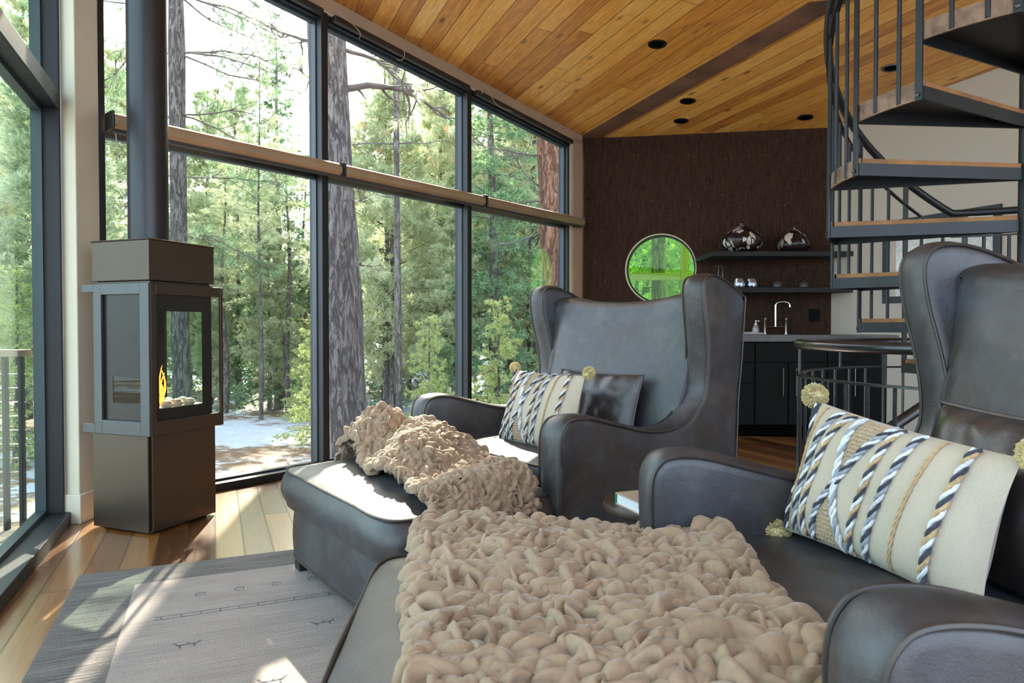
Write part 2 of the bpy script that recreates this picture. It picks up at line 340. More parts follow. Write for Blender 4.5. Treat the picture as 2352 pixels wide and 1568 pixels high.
def thing(name, label, cat, loc=(0, 0, 0), rz=0, group=None):
    o = bpy.data.objects.new(name, None); C.objects.link(o); o.location = loc; o.rotation_euler = (0, 0, rz); o.empty_display_size = .1
    return tag(o, label, cat, group)
def children(o): return [c for c in C.objects if c.parent is o]
def copy_tree(o, parent=None, kids=None):
    c = o.copy(); C.objects.link(c); c.parent = parent
    for ch in (kids.get(o.name, []) if kids is not None else children(o)): copy_tree(ch, c, kids)
    return c
def st(o): return tag(o, kind='structure')

# ---------------------------------------------------------------- room geometry
def cz(x, y): return 2.93 - .0587 * (x - .733) - .0589 * (y - 7.15)
W0 = Vector((-1.748, 4.1)); WD = Vector((.806, 1.0)); WU = WD.normalized(); WN = Vector((-WU.y, WU.x))    # WN points outdoors
def WP(s, d=0): p = W0 + WD * s + WN * d; return p
L0 = Vector((-2.217, 3.44)); LU = Vector((.382, -.924)).normalized(); LN = Vector((LU.y, -LU.x))
def LP(t, d=0): return L0 + LU * t + LN * d
S0, S1 = -.475, 3.06
CB = (.74, 7.19); CB2 = (1.02, 7.148); CC = (2.985, 6.52)
WWU = Vector((.438, -1)).normalized()
def WW(t): return Vector((3.638, 5.07)) + WWU * t      # white wall, t grows towards the viewer
farR = WW(7.2)
mb = MB()
fp = [(-2.217, 3.44), (-.2, -1.6), (5.9, -1.6), tuple(WW(6.2)), CC, CB2, CB, tuple(WP(S0))]
mb.prism([tuple(LP(-.0)), tuple(LP(5.3)), (6.2, -1.5), tuple(WW(6.0) + Vector((.1, 0))), (3.05, 6.62), (1.03, 7.25), (.70, 7.28), tuple(WP(3.06, .12)), tuple(WP(S0, .12)), (-2.35, 3.68)], -.16, 0)
st(mb.build('floor', M['floor']))
mb = MB()
cp = [tuple(LP(-.35, .25)), tuple(LP(5.3, .25)), (6.4, -1.5), tuple(WW(6.0) + Vector((.3, 0))), (3.2, 6.75), (1.03, 7.5), (.65, 7.5), tuple(WP(3.06, .3)), tuple(WP(S0, .3))]
mb.prism(cp, lambda x, y: cz(x, y), lambda x, y: cz(x, y) + .16)
ceil = st(mb.build('ceiling', M['ceiling']))
# dark replacement plank in the ceiling
def ray_ceil(px, py):
    u = (px - 1176) / F; k = (754 - py) / F
    Y = (2.93 + .0587 * .733 + .0589 * 7.15 - H) / (k + .0587 * u + .0589); return Vector((u * Y, Y, H + k * Y))
a, b, c, d = [ray_ceil(*p) for p in ((1338, 312), (1380, 318), (1893, 38), (1855, 11))]
pl = Vector((.394, -.919, 0)).normalized(); pp = Vector((.919, .394, 0))
q0 = a.dot(pp) ; wid = abs((b - a).dot(pp)); s_a = a.dot(pl); s_b = b.dot(pl); s_d = d.dot(pl); s_c = s_d + .16
def pt(s, q): v = pl * s + pp * q; return (v.x, v.y)
mb = MB(); mb.prism([pt(s_a - .12, q0), pt(s_d, q0), pt(s_c, q0 + wid), pt(s_b - .1, q0 + wid)], lambda x, y: cz(x, y) - .005, lambda x, y: cz(x, y) + .01)
o = mb.build('plank', M['dark_plank'], ceil); tag(o, 'dark weathered plank')
# recessed lights
nrm = Vector((.0587, .0589, 1)).normalized()
LB = ['round black recessed ceiling light nearest the window wall, alone among pale boards', 'upper of two close black recessed ceiling lights beside the dark plank',
      'lower of two close black recessed ceiling lights near the brown wall', 'black recessed ceiling light left of the spiral stair above the brown wall', 'recessed ceiling light with grey ring seen between the stair balusters']
for i, p in enumerate([(1507, 106), (1577, 235), (1562, 280), (1846, 272), (2041, 160)]):
    v = ray_ceil(*p); t = thing('ceiling_light', LB[i], 'ceiling light', v, 0, 'recessed lights in the wood ceiling')
    t.rotation_euler = nrm.to_track_quat('Z', 'Y').to_euler()
    m1 = MB(); m1.lathe([(.047, -.001), (.047, -.004), (.056, -.009), (.066, -.007), (.068, .0), (.068, .004), (.047, .004)], n=36)
    m1.build('trim_ring', M['black'] if i < 4 else M['stove_frame'], t, True)
    m1 = MB(); m1.lathe([(.0, -.0015), (.02, -.002), (.046, -.004), (.046, .002), (.0, .002)], n=36); m1.build('lens', M['toe'], t, True)  # black disc stands in for the shaded hollow of the recess

def wallpoly(name, pts_plan, z0, ztop, m):
    mb = MB(); mb.prism(pts_plan, z0, ztop); return mb.build(name, m)
top = lambda x, y: cz(x, y) + .02
# back wall with the round hole: built as a grid of quads around a circle, in its own plane
A = Vector(CB2); B = Vector(CC); BU = (B - A).normalized(); BN = Vector((-BU.y, BU.x))
RW = (1.487 - A.x) / BU.x; RZ = 1.562; RR = .350; T = .14
def bw(s, z, d=0): p = A + BU * s + BN * d; return (p.x, p.y, z)
mb = MB(); n = 64; Lb = (B - A).length + .0
circ = [(RW + RR * math.cos(2 * math.pi * k / n), RZ + RR * math.sin(2 * math.pi * k / n)) for k in range(n)]
sq = []
x0, x1, y0, y1 = RW - .46, RW + .46, RZ - .46, RZ + .46
for k in range(n):
    a_ = 2 * math.pi * k / n; ca, sa = math.cos(a_), math.sin(a_); q = .46 / max(abs(ca), abs(sa)); sq.append((RW + q * ca, RZ + q * sa))
for d in (0, T):
    v = [bw(*p, d) for p in circ] + [bw(*p, d) for p in sq]
    mb.add(v, [(k, (k + 1) % n, n + (k + 1) % n, n + k) for k in range(n)])
    def rect(xa, xb, ya, yb):
        g = []
        for (x, y) in ((xa, ya), (xb, ya), (xb, yb), (xa, yb)): g.append(bw(x, min(y, 9), d))
        return g
    zt = lambda s: cz(*(A + BU * s)) + .02
    mb.add([bw(0, 0, d), bw(x0, 0, d), bw(x0, zt(x0), d), bw(0, zt(0), d)], [(0, 1, 2, 3)])
    mb.add([bw(x1, 0, d), bw(Lb, 0, d), bw(Lb, zt(Lb), d), bw(x1, zt(x1), d)], [(0, 1, 2, 3)])
    mb.add([bw(x0, 0, d), bw(x1, 0, d), bw(x1, y0, d), bw(x0, y0, d)], [(0, 1, 2, 3)])
    mb.add([bw(x0, y1, d), bw(x1, y1, d), bw(x1, zt(x1), d), bw(x0, zt(x0), d)], [(0, 1, 2, 3)])
mb.add([bw(*p, 0) for p in circ] + [bw(*p, T) for p in circ], [(k, (k + 1) % n, n + (k + 1) % n, n + k) for k in range(n)])
mb.add([bw(0, 0, 0), bw(0, 0, T), bw(0, zt(0), T), bw(0, zt(0), 0)], [(0, 1, 2, 3)])
mb.prism([CB, CB2, (1.03, 7.29), (.70, 7.32)], 0, top)
st(mb.build('wall_back', M['wallpaper']))
# round window
rwin = st(bpy.data.objects.new('window_5', None)); C.objects.link(rwin)
def ring(mb, r0, r1, d0, d1, n=64, mi=0):
    v = []
    for (r, d) in ((r0, d0), (r1, d0), (r1, d1), (r0, d1)):
        v += [bw(RW + r * math.cos(2 * math.pi * k / n), RZ + r * math.sin(2 * math.pi * k / n), d) for k in range(n)]
    mb.add(v, [(i * n + k, i * n + (k + 1) % n, ((i + 1) % 4) * n + (k + 1) % n, ((i + 1) % 4) * n + k) for i in range(4) for k in range(n)], mi)
m1 = MB(); ring(m1, .343, .352, -.004, .10); m1.build('window_casing', M['cream'], rwin, True)
m1 = MB(); ring(m1, .326, .343, .045, .10); m1.build('window_frame', M['frame'], rwin, True)
m1 = MB(); v = [bw(RW + .33 * math.cos(2 * math.pi * k / n), RZ + .33 * math.sin(2 * math.pi * k / n), .07) for k in range(n)]
m1.add(v, [tuple(range(n))]); m1.build('pane', M['glass_g'], rwin)
# white wall on the right
mb = MB(); q = WW(-1.6); pr = Vector((-WWU.y, WWU.x))
mb.prism([CC, tuple(WW(6.2)), tuple(WW(6.2) + pr * .14), tuple(Vector(CC) + pr * .14 + Vector((0, .05)))], 0, top)
st(mb.build('wall_right', M['white']))
# left corner column
mb = MB(); mb.prism([(-2.217, 3.44), (-2.135, 3.425), (-2.135, 3.62), (-2.28, 3.74), (-2.38, 3.52)], -.1, top)
st(mb.build('wall_left', M['cream'], bevel=.008))
mb = MB(); mb.prism([(-2.222, 3.428), (-2.123, 3.411), (-2.123, 3.60), (-2.15, 3.615), (-2.15, 3.45)], 0, .145)
st(mb.build('baseboard_left', M['cream'], bevel=.004))
# soffit and knee of wall outside the window wall, closing trim
def wb(mb, s0, s1, zb, zt_, d0, d1, mi=0):   # block in the window wall; zb/zt_ numbers or functions of s
    g = lambda z, s: z(s) if callable(z) else z
    P = lambda s, d: WP(s, d)
    b = []; t = []
    for (s, d) in ((s0, d0), (s1, d0), (s1, d1), (s0, d1)):
        p = P(s, d); b.append((p.x, p.y, g(zb, s))); t.append((p.x, p.y, g(zt_, s)))
    mb.hexa(b, t, mi)
czs = lambda s: cz(*WP(s))
mb = MB(); wb(mb, S0, S1, lambda s: czs(s) - .092, lambda s: czs(s) + .03, -.002, .16); wb(mb, 2.925, 3.065, 0, lambda s: czs(s) - .05, -.002, .16)
st(mb.build('trim_1', M['tan'], bevel=.004))
mb = MB(); wb(mb, S0, 2.95, lambda s: czs(s) - .108, lambda s: czs(s) - .092, .004, .14); wb(mb, 2.905, 2.925, 0.0, lambda s: czs(s) - .10, .004, .14)
st(mb.build('trim_2', M['cream']))  # lit reveal of the trim, its brightness put in as paler paint
FT = lambda s: czs(s) - .108
cuts = [-.475, .615, 1.735, 2.90]
for i in range(3):
    s0, s1 = cuts[i], cuts[i + 1]; e = st(bpy.data.objects.new('window_%d' % (i + 1), None)); C.objects.link(e)
    hw = .030
    mb = MB(); a0 = s0 - (hw if i else -.0); a1 = s1 + (0 if i == 2 else 0)
    wb(mb, s0 + (0 if i else .0), s0 + .022, .045, FT, .02, .13); wb(mb, s1 - .022, s1, .045, FT, .02, .13)
    wb(mb, s0, s1, .0, .048, -.012, .15); wb(mb, s0, s1, lambda s: FT(s) - .05, FT, .015, .13)
    wb(mb, s0 + .02, s1 - .02, 1.985, 2.035, .06, .13)
    mb.build('window_frame', M['frame'], e, bevel=.003)
    mb = MB()
    for (za, zb_) in ((.048, 1.985), (2.035, None)):
        zt2 = (lambda s: FT(s) - .05) if zb_ is None else zb_
        wb(mb, s0 + .022, s0 + .034, za, zt2, .055, .10); wb(mb, s1 - .034, s1 - .022, za, zt2, .055, .10)
        wb(mb, s0 + .022, s1 - .022, za, za + .014, .055, .10)
        if zb_ is None: wb(mb, s0 + .022, s1 - .022, lambda s: FT(s) - .066, lambda s: FT(s) - .05, .055, .10)
        else: wb(mb, s0 + .022, s1 - .022, zb_ - .014, zb_, .055, .10)
    mb.build('glazing_bead', M['frame_in'], e)
    mb = MB(); wb(mb, s0 + .03, s1 - .03, .055, 1.99, .078, .084); mb.build('pane', M['glass'], e)
    mb = MB(); wb(mb, s0 + .03, s1 - .03, 2.03, lambda s: FT(s) - .06, .078, .084); mb.build('pane', M['glass'], e)
    if i: 
        mb = MB(); wb(mb, s0 - .028, s0 + .012, 0, FT, -.004, .14); st(mb.build('trim_%d' % (i + 2), M['frame'], bevel=.003))
# left window wall; bays past the first are unseen, added to let in light
def lb(mb, t0, t1, z0, z1, d0, d1):
    b = [LP(t0, d0), LP(t1, d0), LP(t1, d1), LP(t0, d1)]; g = lambda z, p: z(p.x, p.y) if callable(z) else z
    mb.hexa([(p.x, p.y, g(z0, p)) for p in b], [(p.x, p.y, g(z1, p)) for p in b])
lt = lambda x, y: cz(x, y) - .02
for i, (t0, t1) in enumerate(((0.0, 1.75), (1.75, 3.5), (3.5, 5.2))):
    e = st(bpy.data.objects.new('window_%d' % (i + (4 if i == 0 else 5)), None)); C.objects.link(e)
    mb = MB(); lb(mb, t0, t0 + .03, 0, lt, -.0, .12); lb(mb, t1 - .03, t1, 0, lt, -.0, .12)
    lb(mb, t0, t1, -.02, .06, -.03, .12); lb(mb, t0, t1, 2.03, 2.12, 0.0, .12); lb(mb, t0, t1, lambda x, y: cz(x, y) - .09, lt, 0, .12)
    mb.build('window_frame', M['frame'], e, bevel=.004)
    mb = MB()
    for za, zb_ in ((.06, 2.03), (2.12, 3.25)):
        lb(mb, t0 + .03, t0 + .05, za, zb_, .07, .115); lb(mb, t1 - .05, t1 - .03, za, zb_, .07, .115); lb(mb, t0 + .03, t1 - .03, za, za + .02, .07, .115); lb(mb, t0 + .03, t1 - .03, zb_ - .02, zb_, .07, .115)
    mb.build('glazing_bead', M['frame_in'], e)
    mb = MB(); lb(mb, t0 + .04, t1 - .04, .07, 2.02, .09, .096); mb.build('pane', M['glass_l'], e)
    mb = MB(); lb(mb, t0 + .04, t1 - .04, 2.13, lambda x, y: cz(x, y) - .1, .09, .096); mb.build('pane', M['glass_l'], e)

# ---------------------------------------------------------------- roller shades
def shade(s0, s1, label):
    t = thing('roller_shade', label, 'roller shade', (*WP(s0, -.06), 2.035), math.atan2(WU.y, WU.x), 'bronze roller shades across the window wall')
    Ls = (s1 - s0) * WD.length
    prof = [(-.030, -.036), (-.042, -.022), (-.046, -.004), (-.044, .012), (-.034, .014), (-.030, .030), (-.012, .040), (.02, .042), (.042, .036), (.042, -.02), (.03, -.036), (.0, -.043), (-.016, -.042)]
    mb = MB(); n = len(prof); v = [(x, p[0], p[1]) for x in (.012, Ls - .012) for p in prof]
    mb.add(v, [(k, (k + 1) % n, n + (k + 1) % n, n + k) for k in range(n)] + [tuple(range(n - 1, -1, -1)), tuple(range(n, 2 * n))])
    mb.build('shade_roll', M['shade'], t, True, angle=25)
    mb = MB(); mb.box(.014, Ls - .014, -.012, .0, -.06, -.042); mb.build('bottom_bar', M['stove_frame'], t, bevel=.002)
    for x in (0, Ls - .012):
        mb = MB(); mb.box(x, x + .012, -.045, .055, -.046, .046); mb.build('bracket', M['shade_end'], t, bevel=.004)
    if s0 < 0:
        mb = MB(); mb.tube(spline([(.03, 0, -.03), (.035, -.01, -.11), (.08, -.02, -.17), (.12, -.02, -.19), (.15, -.01, -.16), (.155, 0, -.04)], 8), .003, 6); mb.build('pull_cord', M['cord'], t, True)
shade(-.46, .665, 'bronze roller shade behind the stove pipe, leftmost of three'); shade(.675, 1.805, 'middle bronze roller shade across the centre window')
shade(1.815, 2.985, 'bronze roller shade across the narrow window next to the brown wall')
# upper shade housing along the slope
HS = []
for i, (s0, s1) in enumerate(((-.44, .58), (.65, 1.70), (1.77, 2.88))):
    mb = MB(); wb(mb, s0, s1, lambda s: FT(s) - .045, lambda s: FT(s) - .004, -.05, -.005)
    o = mb.build('shade_housing', M['shade_end'], bevel=.008); HS.append(o)
    tag(o, ['black sloping shade housing above the stove window', 'black sloping shade housing above the middle window', 'black sloping shade housing above the window by the brown wall'][i], 'shade housing', 'black housings under the sloping trim')
def cord(pts, host):
    P = [Vector(p) for p in pts]; out = []
    for i in range(len(P) - 1):
        a_, b_, c_, d_ = P[max(i - 1, 0)], P[i], P[i + 1], P[min(i + 2, len(P) - 1)]
        for k in range(6):
            t = k / 6; out.append(.5 * ((2 * b_) + (c_ - a_) * t + (2 * a_ - 5 * b_ + 4 * c_ - d_) * t * t + (3 * b_ - a_ - 3 * c_ + d_) * t ** 3))
    out.append(P[-1]); mb = MB(); mb.tube(out, .0028, 6); mb.build('pull_cord', M['cord'], host, smooth=True)
def wp3(s, dz, d=-.07): p = WP(s, d); return (p.x, p.y, czs(s) - .09 + dz)
cord([wp3(.66, 0), wp3(.70, -.03), wp3(.76, -.045), wp3(.80, -.08), wp3(.79, -.12)], HS[1])
cord([wp3(1.10, -.0), wp3(1.12, -.06), wp3(1.10, -.11), wp3(1.06, -.13)], HS[1])
cord([wp3(1.79, -.06), wp3(1.80, -.0), wp3(1.84, .01), wp3(1.92, -.07), wp3(2.0, -.085), wp3(2.1, -.07)], HS[2])


# ---------------------------------------------------------------- stove
sv = thing('gas_stove', 'tall square graphite gas stove with glass sides and a lit flame by the windows', 'stove', (-1.68, 3.223, 0), math.atan2(.932, .361))
mb = MB(); mb.box(.014, .40, .0, .37, .012, .462); mb.box(.03, .37, .03, .34, 0, .012); mb.build('base', M['stove'], sv, bevel=.003)
mb = MB(); mb.box(-.004, .006, .010, .366, .012, .462); mb.build('front_panel', M['stove'], sv, bevel=.002)
mb = MB(); mb.box(.003, .40, 0, .37, 1.19, 1.378); mb.box(-.002, .405, -.005, .375, 1.378, 1.384); mb.box(.02, .385, .015, .355, 1.172, 1.19); mb.build('top_box', M['stove'], sv, bevel=.003)
mb = MB()   # corner posts, back wall, floor and roof of the firebox
mb.box(.005, .385, .352, .368, .47, 1.175); mb.box(.005, .02, .30, .355, .47, 1.175); mb.box(.005, .022, .006, .024, .47, 1.175); mb.box(.37, .385, .006, .024, .47, 1.175); mb.box(.37, .385, .31, .355, .47, 1.175)
mb.box(.006, .384, .008, .36, .462, .52); mb.box(.006, .384, .008, .36, 1.10, 1.175)
mb.build('body', M['firebox'], sv, bevel=.002)
mb = MB(); mb.box(.02, .37, .02, .35, .52, .585); mb.build('stone_bed', M['ember'], sv, bevel=.01)
for k in range(9):
    mb = MB(); a_ = k * 2.4; x, y = .07 + .028 * k, .09 + .06 * math.sin(a_); mb.lathe([(.004, .58), (.022, .585), (.03, .6), (.02, .615), (.004, .62)], (x, y, 0), 9)
    mb.build('stone', M['ember'], sv, True)
def face_y(mb, x0, x1, z0, z1, y0, y1, ix0, ix1, iz0, iz1):    # frame lying in a plane of constant y
    mb.box(x0, ix0, y0, y1, z0, z1); mb.box(ix1, x1, y0, y1, z0, z1); mb.box(ix0, ix1, y0, y1, z0, iz0); mb.box(ix0, ix1, y0, y1, iz1, z1)
def face_x(mb, y0, y1, z0, z1, x0, x1, iy0, iy1, iz0, iz1):
    mb.box(x0, x1, y0, iy0, z0, z1); mb.box(x0, x1, iy1, y1, z0, z1); mb.box(x0, x1, iy0, iy1, z0, iz0); mb.box(x0, x1, iy0, iy1, iz1, z1)
mb = MB(); face_y(mb, .002, .446, .463, 1.176, -.012, .003, .031, .430, .53, 1.125); mb.build('door_frame', M['stove'], sv, bevel=.002)
mb = MB(); face_x(mb, -.012, .34, .463, 1.176, -.012, .003, .044, .293, .53, 1.125); mb.box(-.012, .003, .34, .424, 1.138, 1.176); mb.box(-.012, .003, .34, .424, .463, .505); mb.build('side_frame', M['stove_frame'], sv, bevel=.002)
mb = MB(); mb.box(.004, .02, .30, .366, .47, 1.175); mb.build('side_panel', M['stove_frame'], sv, bevel=.002)
mb = MB(); face_y(mb, .031, .383, .53, 1.125, .004, .008, .058, .323, .585, 1.047); mb.build('door_glass_border', M['glass_b'], sv)
mb = MB(); mb.box(.055, .326, .005, .007, .582, 1.05); mb.build('door_glass', M['glass'], sv)
mb = MB(); face_x(mb, .044, .293, .53, 1.125, .004, .008, .058, .238, .612, .738); mb.build('side_border_and_reflection', M['glass_b'], sv)  # black border; its tall upper part stands in for a dark reflection on clear glass
mb = MB(); mb.box(.005, .007, .055, .241, .609, .741); mb.build('side_glass', M['glass'], sv)
mb = MB(); mb.box(.376, .379, .024, .31, .585, 1.10); mb.build('side_glass', M['glass_l'], sv)
for k, (x, y, h, ben) in enumerate([(.085, .03, .09, .02), (.105, .05, .14, .03), (.125, .055, .15, -.02), (.145, .06, .12, -.03), (.092, .035, .06, 0)]):
    mb = MB(); pts = [(x + ben * math.sin(q * 3), y, .60 + 1.25 * h * q) for q in (0, .2, .4, .6, .8, 1)]; mb.tube(pts, [.002, .005, .0055, .004, .003, .001], 8); mb.build('flame', M['flame'], sv, True)
pz = cz(-1.80, 3.46)
mb = MB(); n = 48
mb.tube([(0, 0, 1.384), (0, 0, pz + .02)], .0915, 48)
o = mb.build('flue_pipe', M['pipe'], sv, True)
inv = Matrix.Rotation(-sv.rotation_euler.z, 3, 'Z') @ Vector((-1.80 + 1.68, 3.46 - 3.223, 0)); o.location = inv

# ---------------------------------------------------------------- rug, table, book
rg = thing('area_rug', 'grey wool rug with pale field and dark border on the oak floor', 'rug', (-1.677, 2.68, 0), math.atan2(.395, .92))
mb = MB(); mb.box(0, 2.42, -3.1, 0, .001, .011); mb.build('pile', M['rug'], rg, bevel=.003)
mb = MB(); z0, z1 = .0105, .0118
def seg(x0, y0, x1, y1, wd=.004):
    d = Vector((x1 - x0, y1 - y0)); 
    if d.length == 0: return
    p = Vector((-d.y, d.x)).normalized() * wd / 2
    mb.prism([(x0 + p.x, y0 + p.y), (x1 + p.x, y1 + p.y), (x1 - p.x, y1 - p.y), (x0 - p.x, y0 - p.y)], z0, z1)
rnd = random.Random(4)
seg(.30, -.565, 2.1, -.565, .004); seg(.30, -.59, 2.1, -.59, .004)
for k in range(30): x = .32 + k * .06; seg(x, -.565, x, -.59, .007 if k % 2 else .004)
for k in range(14):
    x = .42 + k * .13; y = -.385
    for (a_, b_, c_, d_) in ((0, 0, .03, 0), (0, 0, 0, -.025), (.03, 0, .03, -.025), (0, -.025, .022, -.025), (.012, .01, .012, 0)): seg(x + a_, y + b_, x + c_, y + d_)
for (x, y) in ((.38, -.82), (.78, -.82), (1.2, -.82), (.6, -1.15), (1.05, -1.15), (.35, -1.45), (.85, -1.45)):
    for (a_, b_, c_, d_) in ((0, 0, .05, 0), (.0, 0, -.012, .02), (.05, 0, .062, .018), (.005, 0, .005, -.02), (.045, 0, .045, -.02), (.025, 0, .03, .015)): seg(x + a_, y + b_, x + c_, y + d_, .006)
mb.build('woven_pattern', M['rugmark'], rg)
tb = thing('side_table', 'small round dark side table standing between the two wingback chairs', 'side table', (.425, 2.0, .011))
mb = MB(); mb.lathe([(0, .43), (.15, .43), (.16, .435), (.162, .445), (.158, .456), (0, .456)], n=40); mb.build('tabletop', M['table'], tb, True)
mb = MB(); mb.lathe([(0, 0), (.11, 0), (.11, .012), (.03, .03), (.018, .06), (.016, .4), (.03, .43), (0, .43)], n=32); mb.build('pedestal', M['table'], tb, True)
bk = thing('book', 'thick closed book with pale cover and green spine lying on the side table', 'book', (.294, 1.97, .467), math.atan2(-.93, .36))
mb = MB(); mb.box(0.002, .15, .004, .20, .003, .030); mb.build('pages', M['bookpage'], bk)
mb = MB(); mb.box(0, .153, 0, .203, .030, .033); mb.box(0, .153, 0, .203, 0, .003); mb.build('cover', M['bookcover'], bk)
mb = MB(); mb.box(-.003, .001, -.0, .203, 0, .033); mb.build('spine', M['spine'], bk)

# ---------------------------------------------------------------- upholstery
def offset(P, r):
    m = len(P); out = []
    area = sum(P[i].x * P[(i + 1) % m].y - P[(i + 1) % m].x * P[i].y for i in range(m)); sg = 1 if area > 0 else -1
    for i in range(m):
        t = (P[(i + 1) % m] - P[i - 1]).normalized(); out.append(P[i] + Vector((-t.y, t.x)) * r * sg)
    return out
def slab(mb, outline, thick, r, fmap, grid=.035, crown=0.0, nr=6, face_crown=None):
    """rounded padded panel: outline (u, v), thickness along w; fmap(u, v, w) gives the 3D point"""
    P = outline; m = len(P); In = offset(P, r)
    rings = []
    for k in range(nr * 2 + 1):
        a_ = -math.pi / 2 + math.pi * k / (2 * nr); 
        s_ = math.copysign(abs(math.sin(a_)) ** .8, math.sin(a_)); c_ = abs(math.cos(a_)) ** .8
        rings.append([(In[i] + (P[i] - In[i]) * c_, s_ * thick / 2) for i in range(m)])
    v = [fmap(p.x, p.y, w) for rg_ in rings for (p, w) in rg_]
    f = [(k * m + i, k * m + (i + 1) % m, (k + 1) * m + (i + 1) % m, (k + 1) * m + i) for k in range(len(rings) - 1) for i in range(m)]
    mb.add(v, f)
    xs = [p.x for p in In]; ys = [p.y for p in In]
    pts = [Vector((p.x, p.y)) for p in In]; nb = len(pts)
    def inside(x, y):
        c_ = False; j = nb - 1
        for i in range(nb):
            if (pts[i].y > y) != (pts[j].y > y) and x < (pts[j].x - pts[i].x) * (y - pts[i].y) / (pts[j].y - pts[i].y) + pts[i].x: c_ = not c_
            j = i
        return c_
    def dist(x, y):
        return min((Vector((x, y)) - q_).length for q_ in pts)
    x = min(xs) + grid / 2
    inner = []
    while x < max(xs):
        y = min(ys) + grid / 2
        while y < max(ys):
            if inside(x, y) and dist(x, y) > grid * .45: inner.append(Vector((x, y)))
            y += grid
        x += grid
    vv, ee, ff, *_ = delaunay_2d_cdt(pts + inner, [(i, (i + 1) % nb) for i in range(nb)], [], 1, 1e-6)
    for sgn in (-1, 1):
        V = []
        for q_ in vv:
            dd = min(dist(q_.x, q_.y) / .16, 1) if crown else 0
            V.append(fmap(q_.x, q_.y, sgn * (thick / 2 + crown * (1 - (1 - dd) ** 2))))
        mb.add(V, ff)
def wave(x, y, z, s=6, a=.004):
    return noise.noise(Vector((x * s, y * s, z * s))) * a
def cushion(mb, W, D, Hh, crown=.03, rc=.07, fmap=None, bul=.012, seed=0, n=120, wr=.004):
    """box cushion centred at origin in plan, z from 0 to Hh"""
    out = []
    for k in range(n):
        a_ = 2 * math.pi * k / n; ca, sa = math.cos(a_), math.sin(a_); e = .22
        out.append((math.copysign(abs(ca) ** e, ca) * W / 2, math.copysign(abs(sa) ** e, sa) * D / 2))
    lev = []
    S = [0, .25, .5, .7, .82, .9, .955, .985]
    for s_ in S: lev.append((s_, -crown * .3 * (1 - s_ ** 2.5)))
    for q_ in (.0, .06, .2, .4, .6, .8, .94, 1.0): lev.append((1 + bul * math.sin(math.pi * q_) / (W / 2) * 2, Hh * q_))
    for s_ in S[::-1]: lev.append((s_, Hh + crown * (1 - s_ ** 2.6)))
    v = []
    for (s_, z) in lev:
        for (x, y) in out:
            X, Y = x * s_, y * s_; w_ = wave(X + seed, Y, z, 5, wr) + wave(X - seed, Y, z, 13, wr * .4)
            p = (X + w_, Y + w_, z + w_ * 1.5); v.append(fmap(*p) if fmap else p)
    m = n; f = [(i * m + k, i * m + (k + 1) % m, (i + 1) * m + (k + 1) % m, (i + 1) * m + k) for i in range(len(lev) - 1) for k in range(m)]
    mb.add(v, f)
    pip = []
    for z in (0.004, Hh):
        pip.append([(lambda p: fmap(*p) if fmap else p)((x * 1.005 + wave(x + seed, y, z, 5, wr), y * 1.005 + wave(x + seed, y, z, 5, wr), z)) for (x, y) in out])
    return pip
def sstep(x): x = min(max(x, 0), 1); return x * x * (3 - 2 * x)
